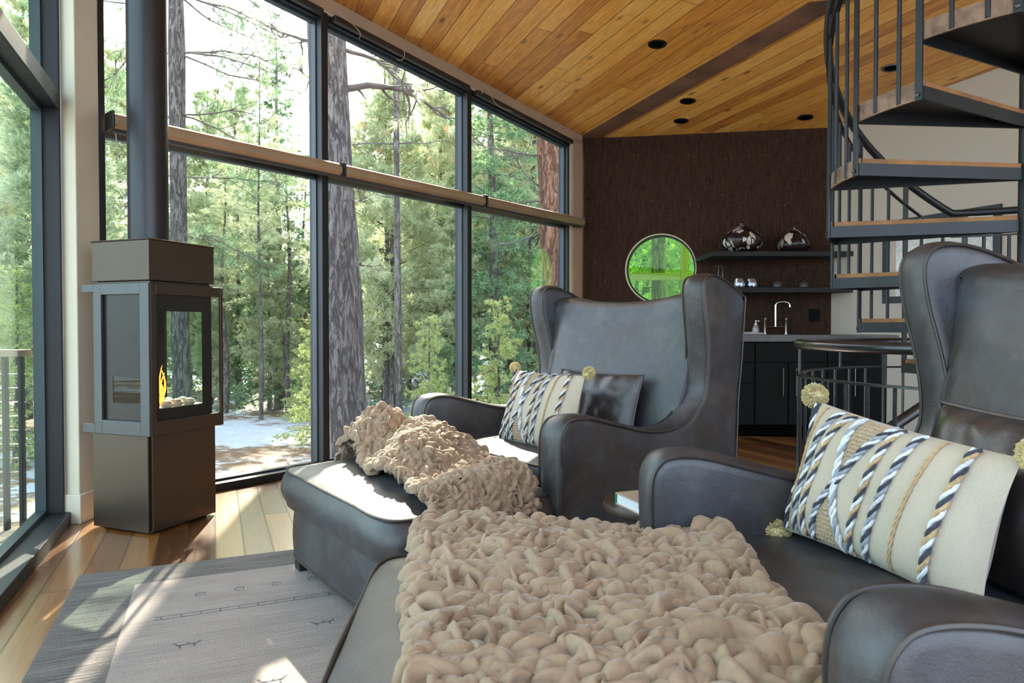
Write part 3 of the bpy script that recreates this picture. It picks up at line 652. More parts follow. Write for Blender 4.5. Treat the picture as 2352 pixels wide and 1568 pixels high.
def make_chair(label, loc, rz):
    t = thing('wingback_chair', label, 'armchair', loc, rz, 'grey leather wingback chairs')
    # --- arm with wing, one mesh per side
    top_ = [(-.066, .56), (-.058, .62), (-.025, .655), (.06, .657), (.19, .628), (.34, .592), (.44, .582), (.53, .592), (.595, .625), (.632, .69), (.640, .78), (.625, .90), (.600, 1.02), (.592, 1.11), (.622, 1.16), (.69, 1.172), (.78, 1.155), (.86, 1.125), (.93, 1.085)]
    base = [Vector((.885, .5)), Vector((.87, .07)), Vector((.45, .065)), Vector((-.055, .07)), Vector((-.064, .3))]
    line = spline(top_, 5)
    outline = [Vector((p.x, p.y)) for p in line]
    prev = outline[-1]
    for q_ in base:
        kk = max(2, int((q_ - prev).length / .05)); outline += [prev + (q_ - prev) * ((i + 1) / kk) for i in range(kk)]; prev = q_
    kk = 4; outline += [prev + (outline[0] - prev) * ((i + 1) / kk) for i in range(kk - 1)]
    outline = outline[::-1]
    for sx in (-1, 1):
        def fm(u, v, w_, sx=sx):
            fl = .028 * sstep((v - .62) / .45) * (1 - .5 * sstep((u - .6) / .3)); u += .03 * sstep((v - .58) / .15) * (1 - sstep((u - .62) / .25))
            thin = 1 - .12 * sstep((v - .7) / .4)
            x = sx * (.472 + fl + w_ * thin) + wave(u + sx, v, w_, 4, .006)
            return (x, u, v)
        mb = MB(); slab(mb, outline, .115, .034, fm, crown=.006)
        arm = mb.build('arm', M['leather'], t, True, angle=0)
        for sd in (1, -1):
            In = offset(outline, .012); mb = MB(); pts = [fm(p.x, p.y, sd * .056) for p in In if p.y > .075]
            k0 = max(range(len(pts)), key=lambda i: (Vector(pts[i]) - Vector(pts[i - 1])).length); pts = pts[k0:] + pts[:k0]
            mb.tube(pts, .0042, 6); mb.build('piping', M['piping'], arm, True)
    # --- back
    def fb(u, v, w_):
        yy = .70 + .10 * sstep((v - .3) / .8) + w_ + .035 * (1 - (u / .42) ** 2) * -.0
        yy += -.03 * math.exp(-((v - .62) / .2) ** 2) * (1 if w_ < 0 else 0)
        return (u * (1.05 + .05 * sstep((v - .6) / .5)), yy + wave(u, v, w_, 3, .012), v)
    bo = [(-.43, .3), (-.43, .7), (-.435, 1.02), (-.42, 1.105), (-.33, 1.105), (-.2, 1.085), (0, 1.075), (.2, 1.085), (.33, 1.105), (.42, 1.105), (.435, 1.02), (.43, .7), (.43, .3), (.38, .10), (0, .08), (-.38, .10)]
    bl = [Vector((p.x, p.y)) for p in spline(bo, 5, True)]
    mb = MB(); slab(mb, bl, .19, .05, fb, crown=.02, nr=7); bkp = mb.build('backrest', M['leather'], t, True, angle=0)
    # --- seat
    mb = MB(); mb.box(-.42, .42, .03, .80, .065, .30); mb.build('seat_frame', M['leather'], t, bevel=.02, seg=4)
    mb = MB(); pip = cushion(mb, .83, .67, .155, .022, fmap=lambda x, y, z: (x, y + .345, z + .303), seed=3 + loc[0]); c_ = mb.build('seat_cushion', M['leather'], t, True, angle=0)
    mb = MB(); [mb.tube(p, .0045, 6, True) for p in pip]; mb.build('piping', M['piping'], c_, True)
    for (x, y) in ((-.45, .0), (.45, .0), (-.42, .82), (.42, .82)):
        mb = MB(); mb.hexa([(x - .02, y - .02, 0), (x + .02, y - .02, 0), (x + .02, y + .02, 0), (x - .02, y + .02, 0)], [(x - .03, y - .03, .075), (x + .03, y - .03, .075), (x + .03, y + .03, .075), (x - .03, y + .03, .075)]); mb.build('leg', M['black_leg'], t, bevel=.003)
    return t
def make_ottoman(label, loc, rz, W=.99, D=.62):
    t = thing('ottoman', label, 'ottoman', loc, rz, 'grey leather ottomans pushed up to the chairs')
    mb = MB()
    pip = cushion(mb, W - .05, D - .04, .20, .004, fmap=lambda x, y, z: (x, y, z + .06), bul=.004, wr=.002); o = mb.build('base', M['leather'], t, True, angle=0)
    mb = MB(); mb.tube(pip[0], .004, 6, True); mb.build('piping', M['piping'], o, True)
    mb = MB(); pip = cushion(mb, W, D, .135, .045, fmap=lambda x, y, z: (x, y, z + .262), bul=.016, seed=loc[0], wr=.006); o = mb.build('cushion', M['leather'], t, True, angle=0)
    mb = MB(); [mb.tube(p, .0045, 6, True) for p in pip]; mb.build('piping', M['piping'], o, True)
    for sx in (-1, 1):
        for sy in (-1, 1):
            x, y = sx * (W / 2 - .075), sy * (D / 2 - .07); mb = MB(); mb.box(x - .028, x + .028, y - .028, y + .028, 0, .066); mb.build('leg', M['black_leg'], t, bevel=.003)
    return t
z0 = .012
RA = math.atan2(-.81, .58); RB = math.atan2(-1, .05)
lf = Vector((.81, .58)).normalized(); wf = Vector((.58, -.81)).normalized(); ln_ = Vector((1, .05)).normalized(); wn_ = Vector((.05, -1)).normalized()
CF = Vector((-.103, 2.755)); CN = Vector((.405, 1.235))
make_chair('grey leather wingback chair nearer the window and the brown wall', (*CF, z0), RA)
make_chair('grey leather wingback chair cut off by the right side of the picture', (*CN, z0), RB)
OF = CF - lf * .350; ON = CN - ln_ * .395
make_ottoman('grey leather ottoman in the sun near the stove, its corner and side showing', (*OF, z0), RA)
make_ottoman('nearest grey leather ottoman, almost covered by the large beige throw', (*ON, z0), RB)

# ---------------------------------------------------------------- pillows
def pillow_map(BL, BR, TL, TR, T_):
    BL, BR, TL, TR = map(Vector, (BL, BR, TL, TR)); nr = ((BR - BL).cross(TL - BL)).normalized()
    def S(u, v, side=1, lift=0):    # u, v in 0..1
        p = (BL * (1 - u) + BR * u) * (1 - v) + (TL * (1 - u) + TR * u) * v
        a_, b_ = 2 * u - 1, 2 * v - 1
        cx = (TL + BR + TR + BL) / 4
        th = T_ * (max(0, 1 - abs(a_) ** 2.6) ** .55) * (max(0, 1 - abs(b_) ** 2.6) ** .55)
        pin = 1 - .055 * (1 - abs(a_) ** 2) * abs(b_) ** 3 - .055 * (1 - abs(b_) ** 2) * abs(a_) ** 3
        p = cx + (p - cx) * pin
        th += noise.noise(p * 9) * .006 * (1 if th > .005 else 0)
        return p + nr * side * (th + lift)
    return S, nr
def pillow_mesh(mb, S, n=36, m=26):
    for side in (1, -1):
        v = [S(i / n, j / m, side) for j in range(m + 1) for i in range(n + 1)]; f = []
        for j in range(m):
            for i in range(n): 
                q_ = (j * (n + 1) + i, j * (n + 1) + i + 1, (j + 1) * (n + 1) + i + 1, (j + 1) * (n + 1) + i); f.append(q_ if side > 0 else q_[::-1])
        mb.add(v, f)
def pompom(t, p, r, seed):
    rd = random.Random(seed); mb = MB(); g = (1 + 5 ** .5) / 2
    v = []; f = []; n = 14; m = 10
    mb.lathe([(r * .8 * math.sin(math.pi * k / 10) + .0005, -r * .8 * math.cos(math.pi * k / 10)) for k in range(11)], p, 16)
    for k in range(700):
        d = Vector((rd.gauss(0, 1), rd.gauss(0, 1), rd.gauss(0, 1))).normalized(); e = d.orthogonal().normalized(); e = Matrix.Rotation(rd.random() * 6.3, 3, d) @ e
        a_ = Vector(p) + d * r * .7; b_ = Vector(p) + d * r * rd.uniform(.93, 1.1) + e * r * .08; w_ = r * .045
        h2 = d.cross(e); mb.add([a_ - e * w_, a_ + e * w_, b_ + e * w_, b_ - e * w_], [(0, 1, 2, 3)]); mb.add([a_ - h2 * w_, a_ + h2 * w_, b_ + h2 * w_, b_ - h2 * w_], [(0, 1, 2, 3)])
    mb.build('pompom', M['pom'], t, True)
def deco_pillow(label, BL, BR, TL, TR, T_, prot, seed):
    c = (Vector(BL) + Vector(BR)) / 2; t = thing('pillow', label, 'pillow', c, 0, 'cream pillows with braided stripes')
    loc = lambda p: Vector(p) - c
    S, nr = pillow_map(loc(BL), loc(BR), loc(TL), loc(TR), T_)
    mb = MB(); pillow_mesh(mb, S); mb.build('cover', M['linen'], t, True, angle=0)
    def braid(pts, r, mats, tw=120, strands=3):
        P = spline([Vector((*p, 0)) for p in pts], 12); n = 90
        P = [P[int(i * (len(P) - 1) / n)].lerp(P[min(int(i * (len(P) - 1) / n) + 1, len(P) - 1)], (i * (len(P) - 1) / n) % 1) for i in range(n + 1)]
        base = [S(p.x, p.y, 1, r * .7) for p in P]; ln = 0; acc = [0]
        for i in range(1, len(base)): ln += (base[i] - base[i - 1]).length; acc.append(ln)
        mb = MB()
        for k in range(strands):
            pts3 = []
            for i, b_ in enumerate(base):
                tt = (base[min(i + 1, n)] - base[max(i - 1, 0)]).normalized(); sd = nr.cross(tt).normalized(); a_ = acc[i] * tw + k * 2 * math.pi / strands
                pts3.append(b_ + sd * math.cos(a_) * r * .75 + nr * math.sin(a_) * r * .45 + Vector((noise.noise(b_ * 60 + Vector((k, 0, 0))), 0, 0)) * r * .25)
            mb.tube(pts3, r * .52, 6, mi=k % len(mats))
        mb.build('braid', [M[q_] for q_ in mats], t, True)
    e0, e1 = .02, .985
    braid([(.015, e1), (.0, .6), (.01, .2), (.03, e0)], .006, ('yarn_k', 'yarn_w'))
    braid([(.085, e1), (.065, .5), (.07, e0)], .0032, ('yarn_t',))
    braid([(.20, e1), (.17, .75), (.13, .4), (.11, e0)], .0062, ('yarn_w', 'yarn_g', 'yarn_k'))
    braid([(.275, e1), (.245, .8), (.20, .4), (.185, e0)], .0062, ('yarn_k', 'yarn_t', 'yarn_w'))
    A_ = [(.335, e1), (.345, .75), (.36, .5), (.40, .25), (.44, e0)]; B_ = [(.535, e1), (.47, .78), (.38, .52), (.29, .25), (.235, e0)]
    braid(A_, .0068, ('yarn_w', 'yarn_g', 'yarn_w')); braid(B_, .0068, ('yarn_w', 'yarn_g', 'yarn_k'))
    braid([(.555, e1), (.54, .7), (.50, .3), (.475, e0)], .0068, ('yarn_k', 'yarn_t', 'yarn_w'))
    braid([(.655, e1), (.635, .7), (.585, .3), (.555, e0)], .0068, ('yarn_w', 'yarn_g', 'yarn_k'))
    braid([(.75, e1), (.735, .7), (.69, .3), (.665, e0)], .0034, ('yarn_t', 'yarn_t'))
    braid([(.875, e1), (.87, .7), (.84, .35), (.815, e0)], .0080, ('yarn_k', 'yarn_w', 'yarn_t'))
    # looped tan stitching in the two triangles
    mb = [MB(), MB()]; At = spline([Vector((*p, 0)) for p in A_], 10); Bt = spline([Vector((*p, 0)) for p in B_], 10)
    def xat(Q, v): return min(Q, key=lambda p: abs(p.y - v)).x
    for v in np.linspace(.04, .96, 30):
        a_, b_ = sorted((xat(At, v), xat(Bt, v)))
        if b_ - a_ < .035: continue
        a_ += .02; b_ -= .02; k = 24; pts = [S(a_ + (b_ - a_) * i / k, v + .008 * math.sin(i * 1.9 + v * 40), 1, .002) for i in range(k + 1)]
        mb[0 if v < .5 else 1].tube(pts, .0016, 5)
    for q_ in mb: q_.build('stitching', M['yarn_t'], t, True)
    for q_, (u, v) in enumerate(((0, 1), (1, 1), (0, 0), (1, 0))):
        p = S(u, v, 1); ctr = S(.5, .5, 0); pompom(t, p + (p - ctr).normalized() * prot * .75, prot, seed + q_)
    return t
deco_pillow('cream braided pillow with pompoms on the chair nearer the window', (-.055, 3.03, .475), (.225, 2.63, .475), (.02, 3.20, .775), (.295, 2.80, .775), .06, .026, 1)
deco_pillow('large cream braided pillow with pompoms on the chair at the right edge', (.645, 1.64, .49), (.775, 1.14, .49), (.735, 1.665, .79), (.865, 1.175, .745), .062, .030, 7)
def dark_pillow(label, BL, BR, TL, TR, T_):
    c = (Vector(BL) + Vector(BR)) / 2; t = thing('leather_pillow', label, 'pillow', c, 0, 'dark leather lumbar pillows'); loc = lambda p: Vector(p) - c
    S, nr = pillow_map(loc(BL), loc(BR), loc(TL), loc(TR), T_); mb = MB()
    n = 40
    S2 = lambda u, v, s_=1, l_=0: S(u, v, s_, l_) + nr * s_ * noise.noise(Vector((u * 9, v * 5, s_))) * .010 * (1 if .03 < u < .97 and .03 < v < .97 else 0)
    pillow_mesh(mb, S2); mb.build('cover', M['leather2'], t, True, angle=0)
    mb = MB(); mb.tube([S(u, v, 0) for (u, v) in [(i / 20, 0) for i in range(20)] + [(1, i / 20) for i in range(20)] + [(1 - i / 20, 1) for i in range(20)] + [(0, 1 - i / 20) for i in range(20)]], .005, 6, True); mb.build('piping', M['piping'], t, True)
def ch(cf, w_, l_, x, y, z): p = cf + w_ * x + l_ * y; return (p.x, p.y, z)
for (cf, w_, l_, lab) in ((CF, wf, lf, 'dark brown leather lumbar pillow behind the braided pillow nearer the window'), (CN, wn_, ln_, 'dark leather lumbar pillow mostly hidden behind the braided pillow at the right edge')):
    x0_ = -.22 if cf is CF else -.30
    dark_pillow(lab, ch(cf, w_, l_, x0_, .50, .475), ch(cf, w_, l_, x0_ + .52, .50, .475), ch(cf, w_, l_, x0_, .575, .775 if cf is CF else .80), ch(cf, w_, l_, x0_ + .52, .575, .775 if cf is CF else .80), .062)

# ---------------------------------------------------------------- ruched throws
def petals(mb, pts, size, rd):
    """ruched velvet: standing curved folds, pinched at both ends, mixed with pleated shells"""
    ns, na = 10, 12
    for (p, nrm_, sc_) in pts:
        z = nrm_; yaw = rd.random() * 6.283; x = z.orthogonal().normalized(); x = Matrix.Rotation(yaw, 3, z) @ x; y = z.cross(x)
        if rd.random() < .72:      # standing fold
            a_ = rd.uniform(.020, .034) * sc_ * size; hz = rd.uniform(.019, .031) * sc_ * size; th = rd.uniform(.0055, .0100) * sc_ * size
            roll = Matrix.Rotation(rd.uniform(-.75, .75), 3, x); y2, z2 = roll @ y, roll @ z; bend = rd.uniform(-1.3, 1.3); s2 = rd.uniform(-.8, .8); taper = rd.uniform(-.3, .5); lean = rd.uniform(-.4, .4)
            c0 = p + nrm_ * rd.uniform(-.002, .010) * size; v = []
            for i in range(ns + 1):
                q_ = -1 + 2 * i / ns; e_ = max(0, 1 - q_ * q_) ** .5; h_ = hz * e_ ** .8 * (1 + taper * q_); t_ = th * e_ ** .5 + .0004
                cy_ = (bend * (q_ * q_ - .3) + s2 * math.sin(q_ * 3)) * a_ * .62
                for j in range(na):
                    f_ = 2 * math.pi * j / na; sz_ = math.sin(f_); wv = 1 + .25 * max(0, sz_)
                    v.append(c0 + x * (q_ * a_ * (1 - .12 * max(0, sz_))) + y2 * (cy_ + math.cos(f_) * t_ * wv + lean * max(0, sz_) * h_ * .6) + z2 * (sz_ * h_))
            f = [(i * na + j, i * na + (j + 1) % na, (i + 1) * na + (j + 1) % na, (i + 1) * na + j) for i in range(ns) for j in range(na)]
        else:                      # pleated shell
            a_, b_, hh = .027 * sc_ * size, .025 * sc_ * size, .022 * sc_ * size; nr_, nn = 7, 28
            tilt = Matrix.Rotation(rd.uniform(-.2, .7), 3, y); x2, z2 = tilt @ x, tilt @ z
            ph = rd.random() * 6; am = rd.uniform(.16, .30); kf = rd.choice((3, 4, 5)); v = []
            for i in range(nr_ + 1):
                q_ = i / nr_; rr0 = math.sin(min(q_ * 1.2, 1.12) * math.pi / 2)
                for j in range(nn):
                    f_ = 2 * math.pi * j / nn; pl_ = am * (1 - 2 * abs(math.sin(kf * f_ / 2 + ph)) ** .6) * -q_
                    hz = math.cos(min(q_ * 1.1, 1.1) * math.pi / 2) * (1 + pl_ * 2.4) - .25 * (1 - q_) ** 3
                    v.append(p + x2 * (math.cos(f_) * rr0 * a_ * (1 + pl_) + .3 * a_ * (1 - q_)) + y * (math.sin(f_) * rr0 * b_ * (1 + pl_)) + z2 * (hz * hh + .004))
            f = [(i * nn + j, i * nn + (j + 1) % nn, (i + 1) * nn + (j + 1) % nn, (i + 1) * nn + j) for i in range(nr_) for j in range(nn)]
        mb.add(v, f)
def throw(label, P, zf, nu, nv, spacing, size, seed):
    """P(u, v) -> plan point; zf(x, y) -> height of the underside"""
    rd = random.Random(seed); c = P(.5, .5); t = thing('throw_blanket', label, 'throw', (c[0], c[1], 0), 0, 'ruched beige throws')
    g = [[None] * (nu + 1) for _ in range(nv + 1)]
    for j in range(nv + 1):
        for i in range(nu + 1):
            x, y = P(i / nu, j / nv); g[j][i] = Vector((x - c[0], y - c[1], zf(x, y, i / nu, j / nv)))
    mb = MB(); v = [p + Vector((0, 0, .008)) for r_ in g for p in r_]; m = nu + 1
    mb.add(v, [(j * m + i, j * m + i + 1, (j + 1) * m + i + 1, (j + 1) * m + i) for j in range(nv) for i in range(nu)])
    o = mb.build('backing', M['throw'], t, True, angle=0); so_ = o.modifiers.new('solid', 'SOLIDIFY'); so_.thickness = .01
    pts = []; lu = sum((g[nv // 2][i + 1] - g[nv // 2][i]).length for i in range(nu)); lv = sum((g[j + 1][nu // 2] - g[j][nu // 2]).length for j in range(nv))
    ku, kv = int(lu / spacing), int(lv / spacing)
    for j in range(kv + 1):
        for i in range(ku + 1):
            u = (i + rd.uniform(-.42, .42) + .5 * (j % 2) - .25) / ku; v_ = (j + rd.uniform(-.42, .42)) / kv; u = min(max(u, 0), .999); v_ = min(max(v_, 0), .999)
            I, J = int(u * nu), int(v_ * nv); fu, fv = u * nu - I, v_ * nv - J
            p = (g[J][I] * (1 - fu) + g[J][I + 1] * fu) * (1 - fv) + (g[J + 1][I] * (1 - fu) + g[J + 1][I + 1] * fu) * fv
            nn = (g[J][I + 1] - g[J][I]).cross(g[J + 1][I] - g[J][I]); nn = nn.normalized() if nn.z > 0 else -nn.normalized()
            pts.append((p + nn * .012, nn, rd.uniform(.75, 1.3)))
    mb = MB(); petals(mb, pts, size, rd); mb.build('ruffles', M['throw'], t, True, angle=0)
    return t
def quad(a_, b_, c_, d_):
    a_, b_, c_, d_ = map(Vector, (a_, b_, c_, d_))
    return lambda u, v: tuple((a_ * (1 - u) + b_ * u) * (1 - v) + (d_ * (1 - u) + c_ * u) * v)
def zn(x, y, u, v):
    z = .445 + z0 + .012 * math.sin(x * 9 + y * 5) + .010 * math.sin(y * 14)
    z -= .20 * sstep((y - 1.72) / .16) * .6
    z += .02 * sstep((x - .3) / .2)
    return z
throw('large beige ruched throw spread over the nearest ottoman', quad((-.10, .70), (.42, .70), (.50, 1.82), (-.235, 1.84)), zn, 26, 46, .0262, 1.32, 5)
# far throw: plan in the frame of the far ottoman
def Pf(u, v):
    x = -.52 + 1.05 * v; y = (-.06 + .44 * u) * (1 - v) + (-.18 + .37 * u) * v + .02 * math.sin(v * 9)
    p = OF + wf * x + lf * y; return (p.x, p.y)
BUMP = [(-.22, .02, .15, .07), (-.02, .06, .12, .07), (.14, -.02, .10, .075), (-.36, -.0, .06, .08), (.05, .18, .05, .07)]
def zfar(x, y, u, v):
    d = Vector((x, y)) - OF; a_, b_ = d.dot(wf), d.dot(lf); z = .438 + z0
    for (p, q_, h_, s_) in BUMP: z += h_ * math.exp(-((a_ - p) ** 2 + (b_ - q_) ** 2) / (2 * s_ * s_))
    z += .015 * math.sin(a_ * 17 + b_ * 9) + .01
    z -= .16 * sstep((abs(a_) - .44) / .10)
    return z
throw('bunched beige ruched throw heaped across the sunlit ottoman', Pf, zfar, 24, 44, .0195, .95, 9)

# ---------------------------------------------------------------- kitchen
KY = 6.24
kc = thing('kitchen_cabinet', 'long black base cabinet with drawers and tall pull handles under the dark counter', 'cabinet', (0, 0, 0))
KL = 1.50; KR = 3.06
mb = MB(); mb.prism([(KL, KY + .02), (KR, KY + .02), (3.22, 5.98), (3.20, 6.0), (2.96, 6.50), (1.52, 6.95)], .10, .84); mb.build('body', M['black'], kc)
mb = MB(); mb.prism([(KL + .02, KY + .09), (KR, KY + .09), (3.16, 6.08), (2.93, 6.48), (1.54, 6.93)], 0, .10); mb.build('toe_kick', M['toe'], kc)
mb = MB(); mb.prism([(KL - .02, KY - .02), (KR + .01, KY - .02), (3.29, 5.84), (3.30, 5.86), (2.975, 6.51), (1.49, 6.98)], .845, .91); tag(mb.build('countertop', M['counter'], bevel=.004), 'dark grey kitchen countertop running from chair to stair along the brown wall', 'countertop')
def dX(px): return (px - 1176) / F * KY
for i, (a_, b_, z_, y_) in enumerate(((1590, 1733, .10, .465), (1590, 1733, .475, .655), (1590, 1733, .665, .835), (1736, 1900, .665, .835), (1902, 1975, .665, .835))):
    mb = MB(); mb.box(dX(a_), dX(b_), KY, KY + .02, z_, y_); d_ = mb.build('drawer', M['black'], kc, bevel=.002)
for i, (a_, b_) in enumerate(((1736, 1811), (1813, 1900), (1902, 1975))):
    mb = MB(); mb.box(dX(a_) + .001, dX(b_) - .001, KY, KY + .02, .10, .655); d_ = mb.build('door', M['black'], kc, bevel=.002)
    hx = dX((1797, 1827, 1962)[i]); mb = MB(); mb.bar((hx, KY - .03, .36), (hx, KY - .03, .61), .004); mb.bar((hx, KY, .40), (hx, KY - .03, .40), .003); mb.bar((hx, KY, .57), (hx, KY - .03, .57), .003)
    mb.build('handle', M['chrome'], d_, True)
def shelf(z_, xl, lab):
    mb = MB(); xr = WW(-1.6 + .0).x
    mb.prism([(xl, 6.30), (3.10, 6.30), (2.985, 6.52), (xl - .01, 7.148 - .323 * (xl - .01 - 1.02) - .004)], z_ - .044, z_); tag(mb.build('wall_shelf', M['shelf'], bevel=.003), lab, 'shelf', 'black floating shelves')
shelf(1.662, 1.82, 'upper black floating shelf carrying the two glass vases'); shelf(1.335, 1.82, 'lower black floating shelf carrying glasses and cups')
def KP(px, Y): return (px - 1176) / F * Y
# vases
def vase(px, wpx, hpx, seed, lab, lobed, loc_y=6.44):
    s_ = loc_y / F; w_ = wpx * s_ / 2; h_ = hpx * s_
    t = thing('glass_vase', lab, 'vase', (KP(px, loc_y), loc_y, 1.663), 0, 'swirled glass vases on the upper shelf')
    if not lobed: prof = [(.0, 0), (.45, .0), (.72, .08), (.93, .22), (1, .38), (.95, .52), (.78, .66), (.52, .78), (.28, .87), (.12, .93)]
    else: prof = [(.0, 0), (.55, .0), (.85, .10), (1.0, .26), (.97, .40), (.83, .55), (.6, .70), (.36, .82), (.18, .9), (.1, .94)]
    P = spline([(a_ * w_, b_ * h_, 0) for a_, b_ in prof], 4); mb = MB()
    mb.lathe([(p.x + .0005, max(p.y, 0)) for p in P], n=72, twist=(lambda r_, z_, a_: r_ * (1 + .09 * math.cos(5 * a_ + z_ * 9))) if lobed else (lambda r_, z_, a_: r_ * (1 + .02 * math.cos(3 * a_))))
    mb.build('body', vase_mat(seed), t, True, angle=0)
    mb = MB(); r_ = .085 * w_ if lobed else .13 * w_; mb.lathe([(r_, h_ * .92), (r_ * .8, h_ * .96), (r_ * 1.15, h_), (r_ * .5, h_ + .001)], n=20); mb.build('neck', M['tumbler'], t, True)
vase(1703, 91, 66, 2, 'wide squat swirled black and white glass vase, larger of the two', False)
vase(1822, 68, 58, -4, 'smaller ribbed onion-shaped black and white glass vase', True)
def glassw(px, lab, Y=6.44):
    t = thing('wine_glass', lab, 'wine glass', (KP(px, Y), Y, 1.336), 0, 'wine glasses upside down on the lower shelf')
    mb = MB(); mb.lathe([(.030, 0), (.040, .03), (.041, .06), (.032, .085), (.012, .10), (.004, .11)], n=28); mb.build('bowl', M['wine'], t, True)
    mb = MB(); mb.lathe([(.004, .108), (.0032, .13), (.0035, .195), (.006, .2)], n=12); mb.build('stem', M['wine'], t, True)
    mb = MB(); mb.lathe([(.004, .198), (.034, .203), (.034, .205), (.004, .2055)], n=28); mb.build('foot', M['wine'], t, True)
glassw(1649, 'upside-down wine glass at the left, behind the chair wing'); glassw(1659, 'upside-down wine glass beside another, nearer the tumblers', 6.56)
for px, lab in ((1698, 'shiny mirrored tumbler next to the wine glasses'), (1726, 'shiny mirrored tumbler nearer the dark cups')):
    mb = MB(); mb.lathe([(.0, .0), (.048, .0), (.053, .02), (.050, .055), (.040, .085), (.0, .088)], n=32); o = mb.build('tumbler', M['tumbler'], smooth=True, loc=(KP(px, 6.40), 6.40, 1.336)); tag(o, lab, 'tumbler', 'mirrored tumblers on the lower shelf')
for px, lab in ((1784, 'dark upturned cup and saucer nearer the tumblers'), (1845, 'dark upturned cup and saucer nearer the stair')):
    t = thing('cup_and_saucer', lab, 'cup', (KP(px, 6.40), 6.40, 1.336), 0, 'dark cups on the lower shelf')
    mb = MB(); mb.lathe([(.0, 0), (.05, .0), (.062, .006), (.0, .008)], n=28); mb.build('saucer', M['plate'], t, True)
    mb = MB(); mb.lathe([(.042, .008), (.042, .03), (.034, .05), (.018, .058), (.018, .062), (.0, .062)], n=28); mb.build('cup', M['plate'], t, True)
# faucet, soap, towel, outlets
fy = 6.62; fx = KP(1781, fy); ft = thing('bridge_faucet', 'brushed nickel bridge faucet with tall square spout on the counter', 'faucet', (fx, fy, .911))
hw_ = .10
for i, sx in enumerate((-1, 1)):
    mb = MB(); mb.lathe([(.0, 0), (.02, 0), (.02, .008), (.011, .012), (.011, .13), (.014, .135), (.014, .15), (.0, .152)], (sx * hw_, 0, 0), 20); pp_ = mb.build('post', M['chrome'], ft, True)
    mb = MB(); x_a = sx * hw_; mb.bar((x_a - (.085 if sx < 0 else .02), -.01, .145), (x_a + (.02 if sx < 0 else .085), -.01, .145), .0045); mb.build('lever', M['chrome'], pp_, True)
mb = MB(); mb.bar((-hw_, 0, .07), (hw_, 0, .07), .007); mb.build('bridge', M['chrome'], ft, True)
mb = MB(); mb.tube(spline([(0, 0, .07), (0, 0, .15), (0, 0, .26), (.004, 0, .288), (.025, -.005, .302), (.06, -.02, .306), (.10, -.03, .300), (.118, -.035, .28), (.122, -.036, .255)], 6), .0105, 14); mb.build('spout', M['chrome'], ft, True)
t = thing('soap_bottle', 'small clear pump soap bottle with white top left of the faucet', 'bottle', (KP(1736, 6.5), 6.5, .911))
mb = MB(); mb.lathe([(.0, 0), (.03, 0), (.031, .05), (.024, .075), (.012, .085), (.0, .085)], n=24); mb.build('bottle', plain('frosted_soap_glass', (.32, .34, .34), .2, 0, .1, coat=.5), t, True)
mb = MB(); mb.lathe([(.0, .085), (.013, .085), (.013, .10), (.006, .105), (.005, .125), (.0, .126)], n=16); mb.bar((-.008, 0, .125), (.035, 0, .122), .005); mb.build('pump', plain('white_plastic', (.75, .75, .74), .35), t, True)
mb = MB(); V = []
for j in range(9):
    for i in range(17):
        x = -.12 + .24 * i / 16; y = -.06 + .12 * j / 8; V.append((x, y, .012 + .016 * max(0, noise.noise(Vector((x * 22, y * 22, 3))) + .3) - (.008 if i in (0, 16) else 0)))
for (x, y, z) in list(V): V.append((x, y, .0))
n_ = 153; f = [(j * 17 + i, j * 17 + i + 1, (j + 1) * 17 + i + 1, (j + 1) * 17 + i) for j in range(8) for i in range(16)]
f += [tuple(k + n_ for k in q_[::-1]) for q_ in f]; edge = [i for i in range(17)] + [j * 17 + 16 for j in range(1, 9)] + [8 * 17 + i for i in range(15, -1, -1)] + [j * 17 for j in range(7, 0, -1)]
f += [(edge[k], edge[(k + 1) % len(edge)], edge[(k + 1) % len(edge)] + n_, edge[k] + n_) for k in range(len(edge))]
mb.add(V, f); tag(mb.build('hand_towel', M['towel'], smooth=True, loc=(KP(1720, 6.42), 6.42, .911)), 'crumpled lilac grey hand towel on the counter left of the soap', 'towel')
for (px, py, lab) in ((1870, 724, 'black outlet plate on the brown wall right of the faucet'), (1697, 722, 'black outlet plate on the brown wall behind the chair wing')):
    u = (px - 1176) / F; Y = 7.478 / (1 + .323 * u) - .005; mb = MB(); p = Vector((u * Y, Y)); s_ = (p - A).dot(BU); zc = H + (754 - py) / F * Y
    b_ = [bw(s_ - .045, zc - .06, -.001), bw(s_ + .045, zc - .06, -.001), bw(s_ + .045, zc - .06, -.009), bw(s_ - .045, zc - .06, -.009)]; mb.hexa(b_, [(x, y, zc + .06) for x, y, z in b_]); tag(mb.build('wall_outlet', M['outlet'], bevel=.002), lab, 'outlet', 'black outlets above the counter')
# picture on the white wall
pn = -pr
pic = thing('framed_picture', 'framed pale tree sketch with wide dark frame on the white wall behind the stair', 'picture', (*(WW(-.07) + pn * .003), 1.18), math.atan2(-WWU.y, -WWU.x))
# local x runs away from the viewer, local +y points into the room after the sign below
sgn = 1 if (Matrix.Rotation(pic.rotation_euler.z, 2) @ Vector((0, 1))).dot(pn) > 0 else -1
w_, h_ = .975, .70; ya, yb = (0, .028) if sgn > 0 else (-.028, 0)
mb = MB()
for (a_, b_, c_, d_) in ((0, w_, 0, .055), (0, w_, h_ - .055, h_), (0, .055, .055, h_ - .055), (w_ - .055, w_, .055, h_ - .055)): mb.box(a_, b_, ya, yb, c_, d_)
mb.build('frame', M['steel'], pic, bevel=.002)
mb = MB(); mb.box(.05, w_ - .05, *( (0, .012) if sgn > 0 else (-.012, 0)), .05, h_ - .05); mb.build('print', M['art'], pic)

